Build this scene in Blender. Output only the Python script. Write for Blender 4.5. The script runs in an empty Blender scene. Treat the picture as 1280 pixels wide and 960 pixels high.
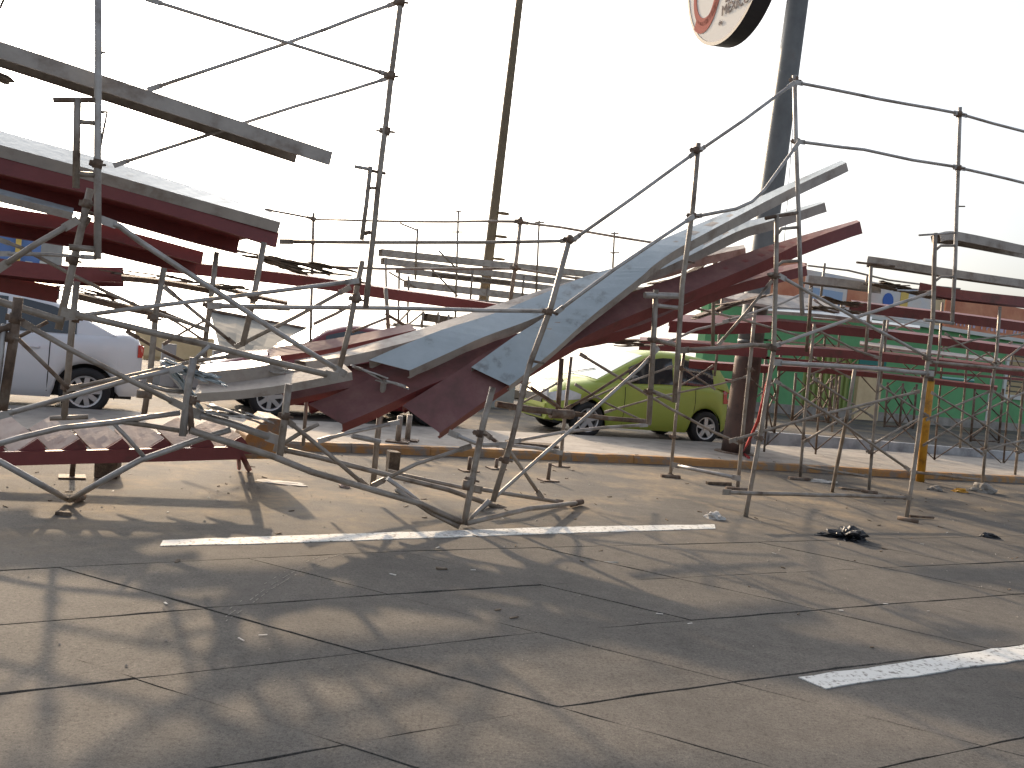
import bpy, bmesh, math, random
from mathutils import Vector, Matrix
random.seed(7)
R_ = math.radians
SC = bpy.context.scene
COL = SC.collection

# ------------------------------------------------------------------ camera
FPX, EYE = 1100.0, 1.5
rho = math.atan(.108); pit = math.atan(55 * math.cos(rho) / FPX)
fwd = Vector((0, math.cos(pit), -math.sin(pit))); up0 = Vector((0, math.sin(pit), math.cos(pit))); rt0 = Vector((1, 0, 0))
CR = rt0 * math.cos(rho) + up0 * math.sin(rho)
CU = -rt0 * math.sin(rho) + up0 * math.cos(rho)
CAMP = Vector((0, 0, EYE))
cam = bpy.data.cameras.new('camera'); camo = bpy.data.objects.new('camera', cam); COL.objects.link(camo)
cam.sensor_width = 36; cam.lens = 36 * FPX / 1280; cam.clip_end = 3000; cam.clip_start = .05
camo.matrix_world = Matrix(((CR.x, CU.x, -fwd.x, 0), (CR.y, CU.y, -fwd.y, 0), (CR.z, CU.z, -fwd.z, EYE), (0, 0, 0, 1)))
SC.camera = camo
# ------------------------------------------------------------------ world, sun, exposure
SUN_AZ, SUN_EL = R_(-27), R_(21)          # azimuth from +Y towards +X, elevation
W = bpy.data.worlds.new('World'); SC.world = W; W.use_nodes = True
nt = W.node_tree; bg = nt.nodes['Background']
sky = nt.nodes.new('ShaderNodeTexSky'); sky.sky_type = 'NISHITA'; sky.sun_disc = False
sky.sun_elevation = SUN_EL; sky.sun_rotation = SUN_AZ
sky.air_density = 1.0; sky.dust_density = 6.0; sky.ozone_density = 1.5; sky.altitude = 0
tc = nt.nodes.new('ShaderNodeTexCoord'); sx = nt.nodes.new('ShaderNodeSeparateXYZ'); cx_ = nt.nodes.new('ShaderNodeCombineXYZ'); mx_ = nt.nodes.new('ShaderNodeMath')
mx_.operation = 'MAXIMUM'; mx_.inputs[1].default_value = .07      # hazy horizon: the lowest band of sky keeps the tone just above it
nt.links.new(tc.outputs['Generated'], sx.inputs[0]); nt.links.new(sx.outputs[0], cx_.inputs[0]); nt.links.new(sx.outputs[1], cx_.inputs[1]); nt.links.new(sx.outputs[2], mx_.inputs[0]); nt.links.new(mx_.outputs[0], cx_.inputs[2]); nt.links.new(cx_.outputs[0], sky.inputs[0])
hs = nt.nodes.new('ShaderNodeHueSaturation'); hs.inputs['Saturation'].default_value = .48
nt.links.new(sky.outputs[0], hs.inputs['Color']); nt.links.new(hs.outputs[0], bg.inputs[0])
bg.inputs[1].default_value = .15
sl = bpy.data.lights.new('sun', 'SUN'); sl.energy = 3.0; sl.angle = R_(1.3); sl.color = (1, .75, .49)
so = bpy.data.objects.new('sun', sl); COL.objects.link(so)
sd = Vector((math.sin(SUN_AZ) * math.cos(SUN_EL), math.cos(SUN_AZ) * math.cos(SUN_EL), math.sin(SUN_EL)))
so.rotation_euler = sd.to_track_quat('Z', 'Y').to_euler()
SC.view_settings.view_transform = 'Standard'; SC.view_settings.look = 'None'
SC.view_settings.exposure = .9; SC.view_settings.gamma = 1

# ------------------------------------------------------------------ place helpers (street axes: U along the kerb, V across it)
UX = Vector((.883, .469, 0)); VX = Vector((-.469, .883, 0)); ZX = Vector((0, 0, 1))
def ray(x, y): return fwd + CR * ((x - 640) / FPX) - CU * ((y - 480) / FPX)
def g(x, y, z=0.0):
    d = ray(x, y); return CAMP + d * ((z - EYE) / d.z)
def S(x, y, s):                            # point on the vertical plane at street offset s
    d = ray(x, y); return CAMP + d * (s / d.dot(VX))
def P3(p, s=None):
    if isinstance(p, Vector): return p
    if len(p) == 3: return S(*p)
    return S(p[0], p[1], s)
def uv(u, v, z=0): return UX * u + VX * v + ZX * z

# ------------------------------------------------------------------ materials
def mat(name, col, rough=.6, metal=0., noise=None, bump=0., scale=8., spec=.5, detail=6, coat=0., trans=0.):
    m = bpy.data.materials.new(name); m.use_nodes = True; t = m.node_tree; b = t.nodes['Principled BSDF']
    b.inputs['Base Color'].default_value = (*col, 1); b.inputs['Roughness'].default_value = rough
    b.inputs['Metallic'].default_value = metal; b.inputs['Specular IOR Level'].default_value = spec
    b.inputs['Coat Weight'].default_value = coat
    if trans: b.inputs['Transmission Weight'].default_value = trans
    if noise or bump:
        geo = t.nodes.new('ShaderNodeNewGeometry')
        n = t.nodes.new('ShaderNodeTexNoise'); n.inputs['Scale'].default_value = scale; n.inputs['Detail'].default_value = detail
        n.inputs['Roughness'].default_value = .65
        t.links.new(geo.outputs['Position'], n.inputs['Vector'])
    if noise:                                # list of (pos, colour)
        r = t.nodes.new('ShaderNodeValToRGB'); r.color_ramp.elements[0].position = noise[0][0]; r.color_ramp.elements[0].color = (*noise[0][1], 1)
        r.color_ramp.elements[1].position = noise[-1][0]; r.color_ramp.elements[1].color = (*noise[-1][1], 1)
        for p, c in noise[1:-1]:
            e = r.color_ramp.elements.new(p); e.color = (*c, 1)
        t.links.new(n.outputs[0], r.inputs[0]); t.links.new(r.outputs[0], b.inputs['Base Color'])
    if bump:
        n2 = t.nodes.new('ShaderNodeTexNoise'); n2.inputs['Scale'].default_value = scale * 6; n2.inputs['Detail'].default_value = 4
        t.links.new(geo.outputs['Position'], n2.inputs['Vector'])
        bp = t.nodes.new('ShaderNodeBump'); bp.inputs['Strength'].default_value = bump; bp.inputs['Distance'].default_value = .01
        t.links.new(n2.outputs[0], bp.inputs['Height']); t.links.new(bp.outputs[0], b.inputs['Normal'])
    return m
M = {}
M['steel'] = mat('weathered_steel', (.2, .17, .14), .5, .3, [(.3, (.10, .068, .048)), (.42, (.23, .19, .155)), (.6, (.33, .295, .26)), (.8, (.18, .135, .10))], .25, 5)
M['rusty'] = mat('rusty_steel', (.13, .09, .065), .75, .1, [(.3, (.055, .035, .025)), (.5, (.15, .10, .07)), (.68, (.24, .21, .18))], .35, 7)
M['galv'] = mat('galvanised_steel', (.3, .29, .28), .45, .4, [(.3, (.21, .18, .155)), (.5, (.38, .36, .345)), (.62, (.43, .42, .415)), (.8, (.25, .21, .17))], .15, 6)
M['greyp'] = mat('grey_plank_paint', (.34, .39, .43), .36, .15, [(.32, (.23, .25, .26)), (.42, (.36, .42, .455)), (.7, (.42, .485, .53))], .2, 3.5)
M['tanp'] = mat('dusty_grey_plank', (.3, .27, .25), .6, .05, [(.3, (.22, .18, .155)), (.5, (.36, .33, .305)), (.75, (.43, .395, .365))], .25, 5)
M['redp'] = mat('red_oxide_paint', (.17, .034, .034), .5, 0, [(.28, (.09, .03, .025)), (.42, (.16, .033, .034)), (.7, (.19, .042, .042)), (.85, (.21, .085, .07))], .15, 4)
M['reddust'] = mat('dusty_red_oxide_top', (.19, .085, .085), .6, 0, [(.3, (.12, .06, .055)), (.5, (.18, .075, .075)), (.72, (.23, .12, .11))], .2, 4)
M['wood'] = mat('old_splintered_wood', (.12, .085, .06), .85, 0, [(.3, (.05, .035, .028)), (.6, (.16, .12, .085)), (.8, (.24, .2, .16))], .6, 14)
M['orange'] = mat('orange_kerb_paint', (.5, .22, .03), .7, 0, [(.4, (.22, .19, .16)), (.52, (.36, .19, .07)), (.75, (.46, .25, .08))], .3, 5)
M['yellow'] = mat('yellow_post_paint', (.55, .27, .02), .5, 0, [(.3, (.25, .12, .02)), (.45, (.52, .25, .02)), (.8, (.62, .34, .05))], .15, 5)
M['conc'] = mat('concrete', (.3, .28, .25), .85, 0, [(.3, (.20, .185, .17)), (.6, (.33, .305, .275)), (.8, (.38, .35, .31))], .4, 3)
M['whitec'] = mat('whitewashed_concrete', (.5, .5, .5), .8, 0, [(.35, (.26, .26, .27)), (.55, (.46, .47, .49)), (.8, (.55, .55, .56))], .3, 2.5)
M['rubber'] = mat('tyre_rubber', (.018, .018, .02), .75, 0, None, .2, 20)
M['dark'] = mat('dark_plastic', (.02, .02, .022), .55)
M['rim'] = mat('alloy_rim', (.5, .5, .51), .35, .6)
M['glass'] = mat('tinted_car_glass', (.02, .028, .035), .06, 0, spec=.9)
M['wglass'] = mat('windscreen_glass', (.2, .27, .28), .22, 0, spec=.3)
M['carwhite'] = mat('white_car_paint', (.62, .66, .73), .3, 0, [(.3, (.62, .64, .68)), (.7, (.70, .72, .76))], 0, 1, coat=.6)
M['cargreen'] = mat('lime_green_car_paint', (.42, .56, .05), .45, 0, [(.3, (.33, .42, .07)), (.7, (.39, .46, .085))], 0, 1.5, coat=.15)
M['carred'] = mat('dark_red_car_paint', (.17, .02, .025), .25, .1, coat=.9)
M['lens'] = mat('clear_lamp_lens', (.6, .63, .66), .12, 0, spec=.8)
M['redlens'] = mat('red_lamp_lens', (.5, .05, .03), .2)
M['greenw'] = mat('green_wall_paint', (.05, .30, .10), .75, 0, [(.35, (.11, .31, .135)), (.6, (.125, .37, .16))], .15, 1.2)
M['teal'] = mat('teal_door_paint', (.02, .17, .15), .6)
M['gate'] = mat('pale_green_gate_paint', (.30, .36, .12), .6, .1)
M['blind'] = mat('beige_blind', (.42, .33, .18), .7)
M['wframe'] = mat('pale_window_frame', (.6, .62, .6), .6)
M['signwhite'] = mat('white_print', (.62, .63, .66), .5, 0, [(.35, (.5, .56, .66)), (.5, (.66, .64, .62)), (.7, (.62, .5, .46))], 0, .7)
M['signorange'] = mat('orange_print', (.55, .2, .1), .55, 0, [(.4, (.5, .17, .09)), (.6, (.62, .27, .15))], 0, 1)
M['signblue'] = mat('blue_print', (.03, .12, .45), .5)
M['signyel'] = mat('yellow_print', (.7, .5, .12), .5)
M['lilac'] = mat('pale_lilac_print', (.5, .45, .6), .5)
M['polesteel'] = mat('slate_pole_paint', (.09, .105, .12), .55, .2, [(.35, (.105, .11, .115)), (.6, (.145, .155, .16)), (.8, (.14, .11, .09))], .2, 2)
M['polebrown'] = mat('rusty_pole_base', (.085, .05, .04), .7, .05, [(.35, (.055, .035, .03)), (.6, (.11, .065, .05))], .3, 3)
M['awn'] = mat('grey_tarpaulin', (.2, .2, .18), .8, 0, [(.3, (.17, .17, .155)), (.7, (.24, .235, .21))], .2, 2)
M['plaster'] = mat('grey_plaster', (.34, .35, .36), .9, 0, [(.35, (.26, .265, .26)), (.6, (.36, .37, .38))], .2, 1.2)
M['tanwall'] = mat('tan_plaster', (.5, .38, .22), .9, 0, [(.3, (.55, .42, .25)), (.7, (.72, .57, .35))], .2, 2)
M['bluewall'] = mat('blue_wall_paint', (.12, .22, .5), .7)
M['pinkw'] = mat('dusty_pale_tread', (.46, .37, .33), .8, 0, [(.3, (.3, .2, .17)), (.45, (.45, .36, .32)), (.75, (.54, .46, .41))], .3, 6)
M['bag'] = mat('black_plastic_bag', (.012, .014, .018), .35, 0, None, .5, 12)
M['paper'] = mat('dirty_white_litter', (.55, .53, .5), .8, 0, None, .3, 9)
M['lamp'] = mat('brown_lamp_post', (.16, .12, .07), .6, .1, [(.3, (.12, .09, .055)), (.7, (.2, .16, .1))], .1, 2)
M['hose'] = mat('red_plastic_rope', (.4, .03, .03), .5)
M['leaf'] = mat('dry_leaf', (.07, .05, .03), .8)
M['roof'] = mat('clay_tile_roof', (.35, .16, .09), .8, 0, [(.3, (.28, .12, .07)), (.7, (.42, .2, .12))], .2, 3)

def road_mat():
    m = bpy.data.materials.new('worn_concrete_road'); m.use_nodes = True; t = m.node_tree; b = t.nodes['Principled BSDF']; L = t.links.new
    geo = t.nodes.new('ShaderNodeNewGeometry')
    def noise(sc, det=6, ro=.6, off=0):
        mp = t.nodes.new('ShaderNodeVectorMath'); mp.operation = 'ADD'; mp.inputs[1].default_value = (off, off * 1.7, 0)
        L(geo.outputs['Position'], mp.inputs[0])
        n = t.nodes.new('ShaderNodeTexNoise'); n.inputs['Scale'].default_value = sc; n.inputs['Detail'].default_value = det; n.inputs['Roughness'].default_value = ro
        L(mp.outputs[0], n.inputs['Vector']); return n
    def ramp(n, *e):
        r = t.nodes.new('ShaderNodeValToRGB'); r.color_ramp.elements[0].position = e[0][0]; r.color_ramp.elements[0].color = (*e[0][1], 1)
        r.color_ramp.elements[1].position = e[-1][0]; r.color_ramp.elements[1].color = (*e[-1][1], 1)
        for p, c in e[1:-1]:
            q = r.color_ramp.elements.new(p); q.color = (*c, 1)
        L(n.outputs[0], r.inputs[0]); return r
    def mix(f, a, c, mode='MIX'):
        x = t.nodes.new('ShaderNodeMix'); x.data_type = 'RGBA'; x.blend_type = mode
        if isinstance(f, float): x.inputs[0].default_value = f
        else: L(f.outputs[0], x.inputs[0])
        for s, v in ((6, a), (7, c)):
            if isinstance(v, tuple): x.inputs[s].default_value = (*v, 1)
            else: L(v, x.inputs[s])
        return x.outputs[2]
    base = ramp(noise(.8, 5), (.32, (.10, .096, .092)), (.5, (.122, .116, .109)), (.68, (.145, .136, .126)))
    fine = ramp(noise(55, 3, .7, 3), (.3, (.55, .54, .53)), (.5, (1, 1, 1)), (.66, (1.1, 1.08, 1.05)), (.74, (2.0, 1.95, 1.85)))
    c = mix(.8, base.outputs[0], fine.outputs[0], 'MULTIPLY')
    speck = ramp(noise(170, 3, .75, 21), (.34, (.55, .54, .53)), (.5, (1, 1, 1)), (.64, (1.15, 1.12, 1.08)), (.7, (2.2, 2.1, 2.0)))
    c = mix(.75, c, speck.outputs[0], 'MULTIPLY')
    wearn = ramp(noise(9, 4, .6, 11), (.3, (.8, .8, .8)), (.7, (1.12, 1.12, 1.12)))
    c = mix(.8, c, wearn.outputs[0], 'MULTIPLY')
    # wind-blown sand lying beyond the lane line (position across the street decides how much)
    dot = t.nodes.new('ShaderNodeVectorMath'); dot.operation = 'DOT_PRODUCT'; dot.inputs[1].default_value = tuple(VX); L(geo.outputs['Position'], dot.inputs[0])
    mr = t.nodes.new('ShaderNodeMapRange'); mr.inputs['From Min'].default_value = 5.2; mr.inputs['From Max'].default_value = 6.8; L(dot.outputs['Value'], mr.inputs['Value'])
    sn = ramp(noise(1.1, 6, .62, 5), (.47, (0, 0, 0)), (.63, (1, 1, 1)))
    sn2 = ramp(noise(14, 4, .6, 8), (.3, (.35, .35, .35)), (.65, (1, 1, 1)))
    mu = t.nodes.new('ShaderNodeMath'); mu.operation = 'MULTIPLY'; L(mr.outputs[0], mu.inputs[0]); L(sn.outputs[0], mu.inputs[1])
    mu2 = t.nodes.new('ShaderNodeMath'); mu2.operation = 'MULTIPLY'; L(mu.outputs[0], mu2.inputs[0]); L(sn2.outputs[0], mu2.inputs[1])
    c = mix(mu2, c, (.25, .2, .14))
    L(c, b.inputs['Base Color']); b.inputs['Roughness'].default_value = .85; b.inputs['Specular IOR Level'].default_value = .15
    bp = t.nodes.new('ShaderNodeBump'); bp.inputs['Strength'].default_value = .55; bp.inputs['Distance'].default_value = .006
    L(noise(70, 4, .7, 2).outputs[0], bp.inputs['Height']); L(bp.outputs[0], b.inputs['Normal'])
    return m
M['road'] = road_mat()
def line_mat():
    m = bpy.data.materials.new('worn_white_road_paint'); m.use_nodes = True; t = m.node_tree; b = t.nodes['Principled BSDF']; L = t.links.new
    geo = t.nodes.new('ShaderNodeNewGeometry'); n = t.nodes.new('ShaderNodeTexNoise'); n.inputs['Scale'].default_value = 28; n.inputs['Detail'].default_value = 5; n.inputs['Roughness'].default_value = .7
    L(geo.outputs['Position'], n.inputs['Vector'])
    r = t.nodes.new('ShaderNodeValToRGB'); r.color_ramp.elements[0].position = .36; r.color_ramp.elements[0].color = (.16, .15, .14, 1)
    r.color_ramp.elements[1].position = .47; r.color_ramp.elements[1].color = (.58, .59, .58, 1)
    L(n.outputs[0], r.inputs[0]); L(r.outputs[0], b.inputs['Base Color']); b.inputs['Roughness'].default_value = .7
    return m
M['line'] = line_mat()

# ------------------------------------------------------------------ object helpers
def link(name, bm, m=None, parent=None, smooth=False):
    me = bpy.data.meshes.new(name); bm.to_mesh(me); bm.free()
    if smooth:
        for p in me.polygons: p.use_smooth = True
    o = bpy.data.objects.new(name, me); COL.objects.link(o)
    if m is not None:
        for x in (m if isinstance(m, (list, tuple)) else [m]): me.materials.append(M[x] if isinstance(x, str) else x)
    if parent is not None:
        o.parent = parent; o.matrix_parent_inverse = parent.matrix_world.inverted() if False else Matrix.Identity(4)
        o.location = -parent.location if parent.type == 'EMPTY' and not parent.get('local') else Vector()
    return o
def tag(o, label, cat, group=None, kind=None):
    o['label'] = label; o['category'] = cat
    if group: o['group'] = group
    if kind: o['kind'] = kind
    return o
def struct(name, bm, m, parent=None):
    o = link(name, bm, m, parent); o['kind'] = 'structure'; return o
def thing(name, label, cat, loc=(0, 0, 0), group=None):
    o = bpy.data.objects.new(name, None); COL.objects.link(o); o.location = loc; o.empty_display_size = .1
    return tag(o, label, cat, group)

def tube(bm, pts, r, n=8, cap=True):
    pts = [Vector(p) for p in pts]; rings = []
    for i, p in enumerate(pts):
        a = (pts[i] - pts[i - 1]).normalized() if i else None
        b = (pts[i + 1] - pts[i]).normalized() if i < len(pts) - 1 else None
        t = ((a or b) + (b or a)).normalized()
        ref = Vector((0, 0, 1)) if abs(t.z) < .9 else Vector((1, 0, 0))
        e1 = t.cross(ref).normalized(); e2 = t.cross(e1)
        rings.append([bm.verts.new(p + (e1 * math.cos(2 * math.pi * k / n) + e2 * math.sin(2 * math.pi * k / n)) * r) for k in range(n)])
    for i in range(len(rings) - 1):
        for k in range(n):
            f = bm.faces.new((rings[i][k], rings[i][(k + 1) % n], rings[i + 1][(k + 1) % n], rings[i + 1][k])); f.smooth = True
    if cap:
        bm.faces.new(rings[0][::-1]); bm.faces.new(rings[-1])
    return bm
def box(bm, c, ex, ey, ez, sx, sy, sz, ch=0.):
    """box centred at c, half extents along unit axes ex, ey, ez"""
    c = Vector(c); v = []
    for i in (-1, 1):
        for j in (-1, 1):
            for k in (-1, 1): v.append(bm.verts.new(c + ex * (i * sx) + ey * (j * sy) + ez * (k * sz)))
    for f in ((0, 1, 3, 2), (4, 6, 7, 5), (0, 4, 5, 1), (2, 3, 7, 6), (0, 2, 6, 4), (1, 5, 7, 3)):
        bm.faces.new([v[i] for i in f])
    return bm
AX = (Vector((1, 0, 0)), Vector((0, 1, 0)), Vector((0, 0, 1)))
def clamp(p, t, r=.031, l=.028):
    """scaffold coupler: a short collar with a bolt lug"""
    bm = bmesh.new(); t = t.normalized()
    tube(bm, [p - t * l, p + t * l], r, 8)
    side = t.cross(Vector((.3, 1, .2))).normalized()
    tube(bm, [p - side * (r + .03), p + side * (r + .03)], .009, 6)
    box(bm, p + side * (r + .008), side, t, side.cross(t), .014, .018, .016)
    return bm
def sub(pts):                          # gentle extra bends so long tubes are not ruler-straight
    out = [pts[0]]
    for a, b in zip(pts, pts[1:]):
        d = (b - a).length
        if d > .8:
            for k in (1, 2): out.append(a.lerp(b, k / 3) + Vector((random.uniform(-1, 1), random.uniform(-1, 1), random.uniform(-1, 1))) * d * .003)
        out.append(b)
    return out
def flat_end_tube(bm, pts, r):
    """brace tube with hammered flat lugs at both ends"""
    pts = sub([Vector(p) for p in pts])
    a, b = pts[0], pts[-1]; ta = (pts[1] - a).normalized(); tb = (pts[-2] - b).normalized()
    if (b - a).length > .5:
        p = [a + ta * .07] + pts[1:-1] + [b + tb * .07]
        tube(bm, p, r)
        for q, t in ((a, ta), (b, tb)):
            e = t.cross(VX).normalized()
            box(bm, q + t * .035, t, e, t.cross(e).normalized(), .052, r * 1.35, .005)
    else: tube(bm, pts, r)
    return bm
def grp(name, label, cat, group, parts, s=6.5, clamps=(), base=None):
    """parts: (part name, radius, pts, material[, 'brace'])"""
    allp = [[P3(p, s) for p in q[2]] for q in parts]
    low = min((p for ps in allp for p in ps), key=lambda p: p.z)
    t = thing(name, label, cat, low, group)
    for q, ps in zip(parts, allp):
        bm = bmesh.new()
        if len(q) > 4: flat_end_tube(bm, ps, q[1])
        else: tube(bm, sub(ps), q[1])
        link(q[0], bm, q[3], t)
    for (c, s2) in [(c, s) for c in clamps]:
        p = P3(c, s2); link('coupler', clamp(p, ZX + UX * .1), 'rusty', t)
    return t

def channel(name, near, far, h, m, s=(6.5, 6.7), parent=None, th=.005, h2=None, jag=0):
    """folded steel plank: near edge, far edge, lips turned down h (near) and h2 (far)"""
    N = [P3(p, s[0]) for p in near]; F = [P3(p, s[1]) for p in far]; bm = bmesh.new(); secs = []
    h2 = h if h2 is None else h2
    # resample for a smooth curve
    def dens(L):
        out = []
        for i in range(len(L) - 1):
            p0 = L[max(i - 1, 0)]; p1 = L[i]; p2 = L[i + 1]; p3 = L[min(i + 2, len(L) - 1)]
            for k in range(4):
                t = k / 4
                out.append(.5 * ((2 * p1) + (p2 - p0) * t + (2 * p0 - 5 * p1 + 4 * p2 - p3) * t * t + (3 * p1 - p0 - 3 * p2 + p3) * t ** 3))
        return out + [L[-1]]
    if len(N) > 2 and len(N) == len(F): N, F = dens(N), dens(F)
    n = len(N)
    for i in range(n):
        T = (N[min(i + 1, n - 1)] - N[max(i - 1, 0)]).normalized(); Wd = (F[i] - N[i])
        Nn = T.cross(Wd).normalized()
        if Nn.z < 0: Nn = -Nn
        w = Wd.normalized(); r1 = random.uniform(-1, 1) * jag; r2 = random.uniform(-1, 1) * jag
        pts = [N[i] - Nn * (h + r1) + w * .025, N[i] - Nn * (h + r1), N[i], F[i], F[i] - Nn * (h2 + r2), F[i] - Nn * (h2 + r2) - w * .025]
        inn = [p - Nn * 0 for p in pts]
        inn = [pts[0] + Nn * th, pts[1] + Nn * th + w * th, pts[2] - Nn * th + w * th, pts[3] - Nn * th - w * th, pts[4] + Nn * th - w * th, pts[5] + Nn * th]
        secs.append([bm.verts.new(p) for p in pts + inn[::-1]])
    K = 12
    for i in range(n - 1):
        for k in range(K):
            bm.faces.new((secs[i][k], secs[i][(k + 1) % K], secs[i + 1][(k + 1) % K], secs[i + 1][k]))
    for e in (secs[0], secs[-1]):
        for a in range(5): bm.faces.new((e[a], e[a + 1], e[10 - a], e[11 - a]))
    if isinstance(m, tuple):
        for f in bm.faces: f.material_index = 1
        for i in range(n - 1):
            for f in secs[i][2].link_faces:
                if secs[i][3] in f.verts and secs[i + 1][2] in f.verts and secs[i + 1][3] in f.verts: f.material_index = 0
    bmesh.ops.recalc_face_normals(bm, faces=bm.faces)
    return link(name, bm, m, parent)
def plank(label, near, far, h, m, s, group=None, name='steel_plank', cat='plank', h2=None, jag=0):
    return tag(channel(name, near, far, h, m, s, h2=h2, jag=jag), label, cat, group)

def splinters(label, pts, s, n, L, name='broken_board', cat='broken board', m='wood', th=.012, group=None):
    """a run of torn boards: a few overlapping ragged boards"""
    P = [P3(p, s) for p in pts]; t = thing(name, label, cat, P[0], group)
    for k in range(n):
        f = random.random(); i = min(int(f * (len(P) - 1)), len(P) - 2); c = P[i].lerp(P[i + 1], f * (len(P) - 1) - i)
        d = (P[i + 1] - P[i]).normalized(); d = (d + Vector((random.uniform(-.12, .12), random.uniform(-.12, .12), random.uniform(-.14, .14)))).normalized()
        w = VX + UX * random.uniform(-.3, .3); nn = d.cross(w).normalized()
        l = L * random.uniform(.5, 1.1); hw = random.uniform(.03, .09)
        bm = bmesh.new(); cols = 7; rows = []
        for a in range(cols + 1):
            q = c + d * (l * (a / cols - .5)) + nn * (random.uniform(-.004, .004) + .006 * k)
            e = random.uniform(.25, 1) if a in (0, cols) else random.uniform(.85, 1.05)
            rows.append([bm.verts.new(q + w * (sg * hw * e) + nn * (z * th) + d * (random.uniform(-.03, .03))) for sg, z in ((-1, 0), (1, 0), (1, 1), (-1, 1))])
        for a in range(cols):
            for b in range(4): bm.faces.new((rows[a][b], rows[a][(b + 1) % 4], rows[a + 1][(b + 1) % 4], rows[a + 1][b]))
        bm.faces.new(rows[0][::-1]); bm.faces.new(rows[-1])
        link('board', bm, m, t)
    return t

# ================================================================== SETTING
# ground sheet to the horizon
bm = bmesh.new(); rows = []
for y, z in ((-60, -.1), (30, -.1), (60, -1.2), (200, -9), (1500, -82)):      # the land falls away beyond the street
    rows.append([bm.verts.new((x, y, z)) for x in (-1500, -200, 200, 1500)])
for a, b in zip(rows, rows[1:]):
    for k in range(3): bm.faces.new((a[k], a[k + 1], b[k + 1], b[k]))
struct('ground', bm, 'road')
def bend(u): 
    K = [(-12, -1.6), (-4, -.75), (0, -.22), (2.3, 0), (6, .09), (12, .2), (30, .2)]
    for (a, x), (b, y) in zip(K, K[1:]):
        if u <= b: return x + (y - x) * max(0, (u - a) / (b - a))
    return .2
LONG = [-1.0, -.2, .6, 1.4, 2.2, 3.05, 3.86, 4.64, 5.5]        # joints along the street
# verge: everything beyond the last joint
bm = bmesh.new(); us = [-40, -12, -8, -4, -2, 0, 1, 2.3, 4, 6, 9, 12, 30, 45]
top = [(bm.verts.new(uv(u, LONG[-1] + bend(u) + .008, 0)), bm.verts.new(uv(u, 24, 0))) for u in us]
for a, b in zip(top, top[1:]): bm.faces.new((a[0], b[0], b[1], a[1]))
r = bmesh.ops.extrude_face_region(bm, geom=list(bm.faces)); bmesh.ops.translate(bm, verts=[e for e in r['geom'] if isinstance(e, bmesh.types.BMVert)], vec=(0, 0, -.1))
bmesh.ops.recalc_face_normals(bm, faces=bm.faces)
struct('far_road', bm, 'road')
bm = bmesh.new(); box(bm, uv(10, 0, -.075), UX, VX, ZX, 50, 5.3, .02); road = struct('road', bm, 'road')
def cross_u(i, v):                                     # skewed joints across the street
    return .29 + 1.06 * i - (v - 3.8) * (.85 - .035 * max(0, min(i, 6)))
nsl = 0
for k in range(len(LONG) - 1):
    for i in range(-9, 16):
        qs = []
        for (kk, ii, su, sv) in ((k, i, 1, 1), (k, i + 1, -1, 1), (k + 1, i + 1, -1, -1), (k + 1, i, 1, -1)):
            v0 = LONG[kk]; u = cross_u(ii, v0 + bend(cross_u(ii, v0)))
            qs.append((u, v0 + bend(u), su, sv))
        c = uv(sum(q[0] for q in qs) / 4, sum(q[1] for q in qs) / 4)
        if c.y < 1.5 or c.y > 16 or abs(c.x) > c.y * .62 + 1.5: continue
        bm = bmesh.new(); nn = 7; ring = []; gu, gv = .0018 + .0015 * random.random(), .0025 + .002 * random.random()
        dz = random.uniform(-.003, .003)
        for a in range(4):
            p, q = qs[a], qs[(a + 1) % 4]
            for t in range(nn):
                f = t / nn; u = p[0] + (q[0] - p[0]) * f; v = p[1] + (q[1] - p[1]) * f
                su = p[2] if a in (1, 3) else p[2] + (q[2] - p[2]) * f; sv = p[3] if a in (0, 2) else p[3] + (q[3] - p[3]) * f
                j = random.uniform(0, 1) ** 3 * .012
                ring.append(uv(u + su * (gu + (j if a in (1, 3) else 0)), v + sv * (gv + (j if a in (0, 2) else 0)), 0) - c)
        vt = [bm.verts.new(p) for p in ring]; vb = [bm.verts.new(p - ZX * .06) for p in ring]
        bm.faces.new(vt); n4 = len(vt)
        for a in range(n4): bm.faces.new((vt[a], vb[a], vb[(a + 1) % n4], vt[(a + 1) % n4]))
        bmesh.ops.recalc_face_normals(bm, faces=bm.faces)
        o = link('slab', bm, 'road', road); o.location = c + ZX * dz; nsl += 1

def sheet_px(name, px, m, z0, z1, label=None, cat=None, kind='structure', rag=0.):
    P = []
    for a in range(len(px)):
        p, q = g(*px[a]), g(*px[(a + 1) % len(px)]); n = max(1, int((q - p).length / .12)) if rag else 1
        for t in range(n):
            w = p.lerp(q, t / n); P.append(Vector((w.x + random.uniform(-rag, rag), w.y + random.uniform(-rag, rag), z1)))
    bm = bmesh.new(); f = bm.faces.new([bm.verts.new(p) for p in P]); 
    r = bmesh.ops.extrude_face_region(bm, geom=[f]); bmesh.ops.translate(bm, verts=[e for e in r['geom'] if isinstance(e, bmesh.types.BMVert)], vec=(0, 0, z0 - z1))
    bmesh.ops.recalc_face_normals(bm, faces=bm.faces)
    o = link(name, bm, m)
    if kind: o['kind'] = kind
    if label: tag(o, label, cat)
    return o
sheet_px('lane_line', [(200, 683), (330, 680), (500, 674), (700, 667), (895, 661), (893, 656), (700, 659), (500, 666), (330, 671), (205, 676)], 'line', -.002, .0045, rag=.008)
sheet_px('lane_line', [(1030, 861), (1120, 849), (1285, 823), (1300, 803), (1120, 830), (996, 847)], 'line', -.002, .0045, rag=.010)

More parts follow.
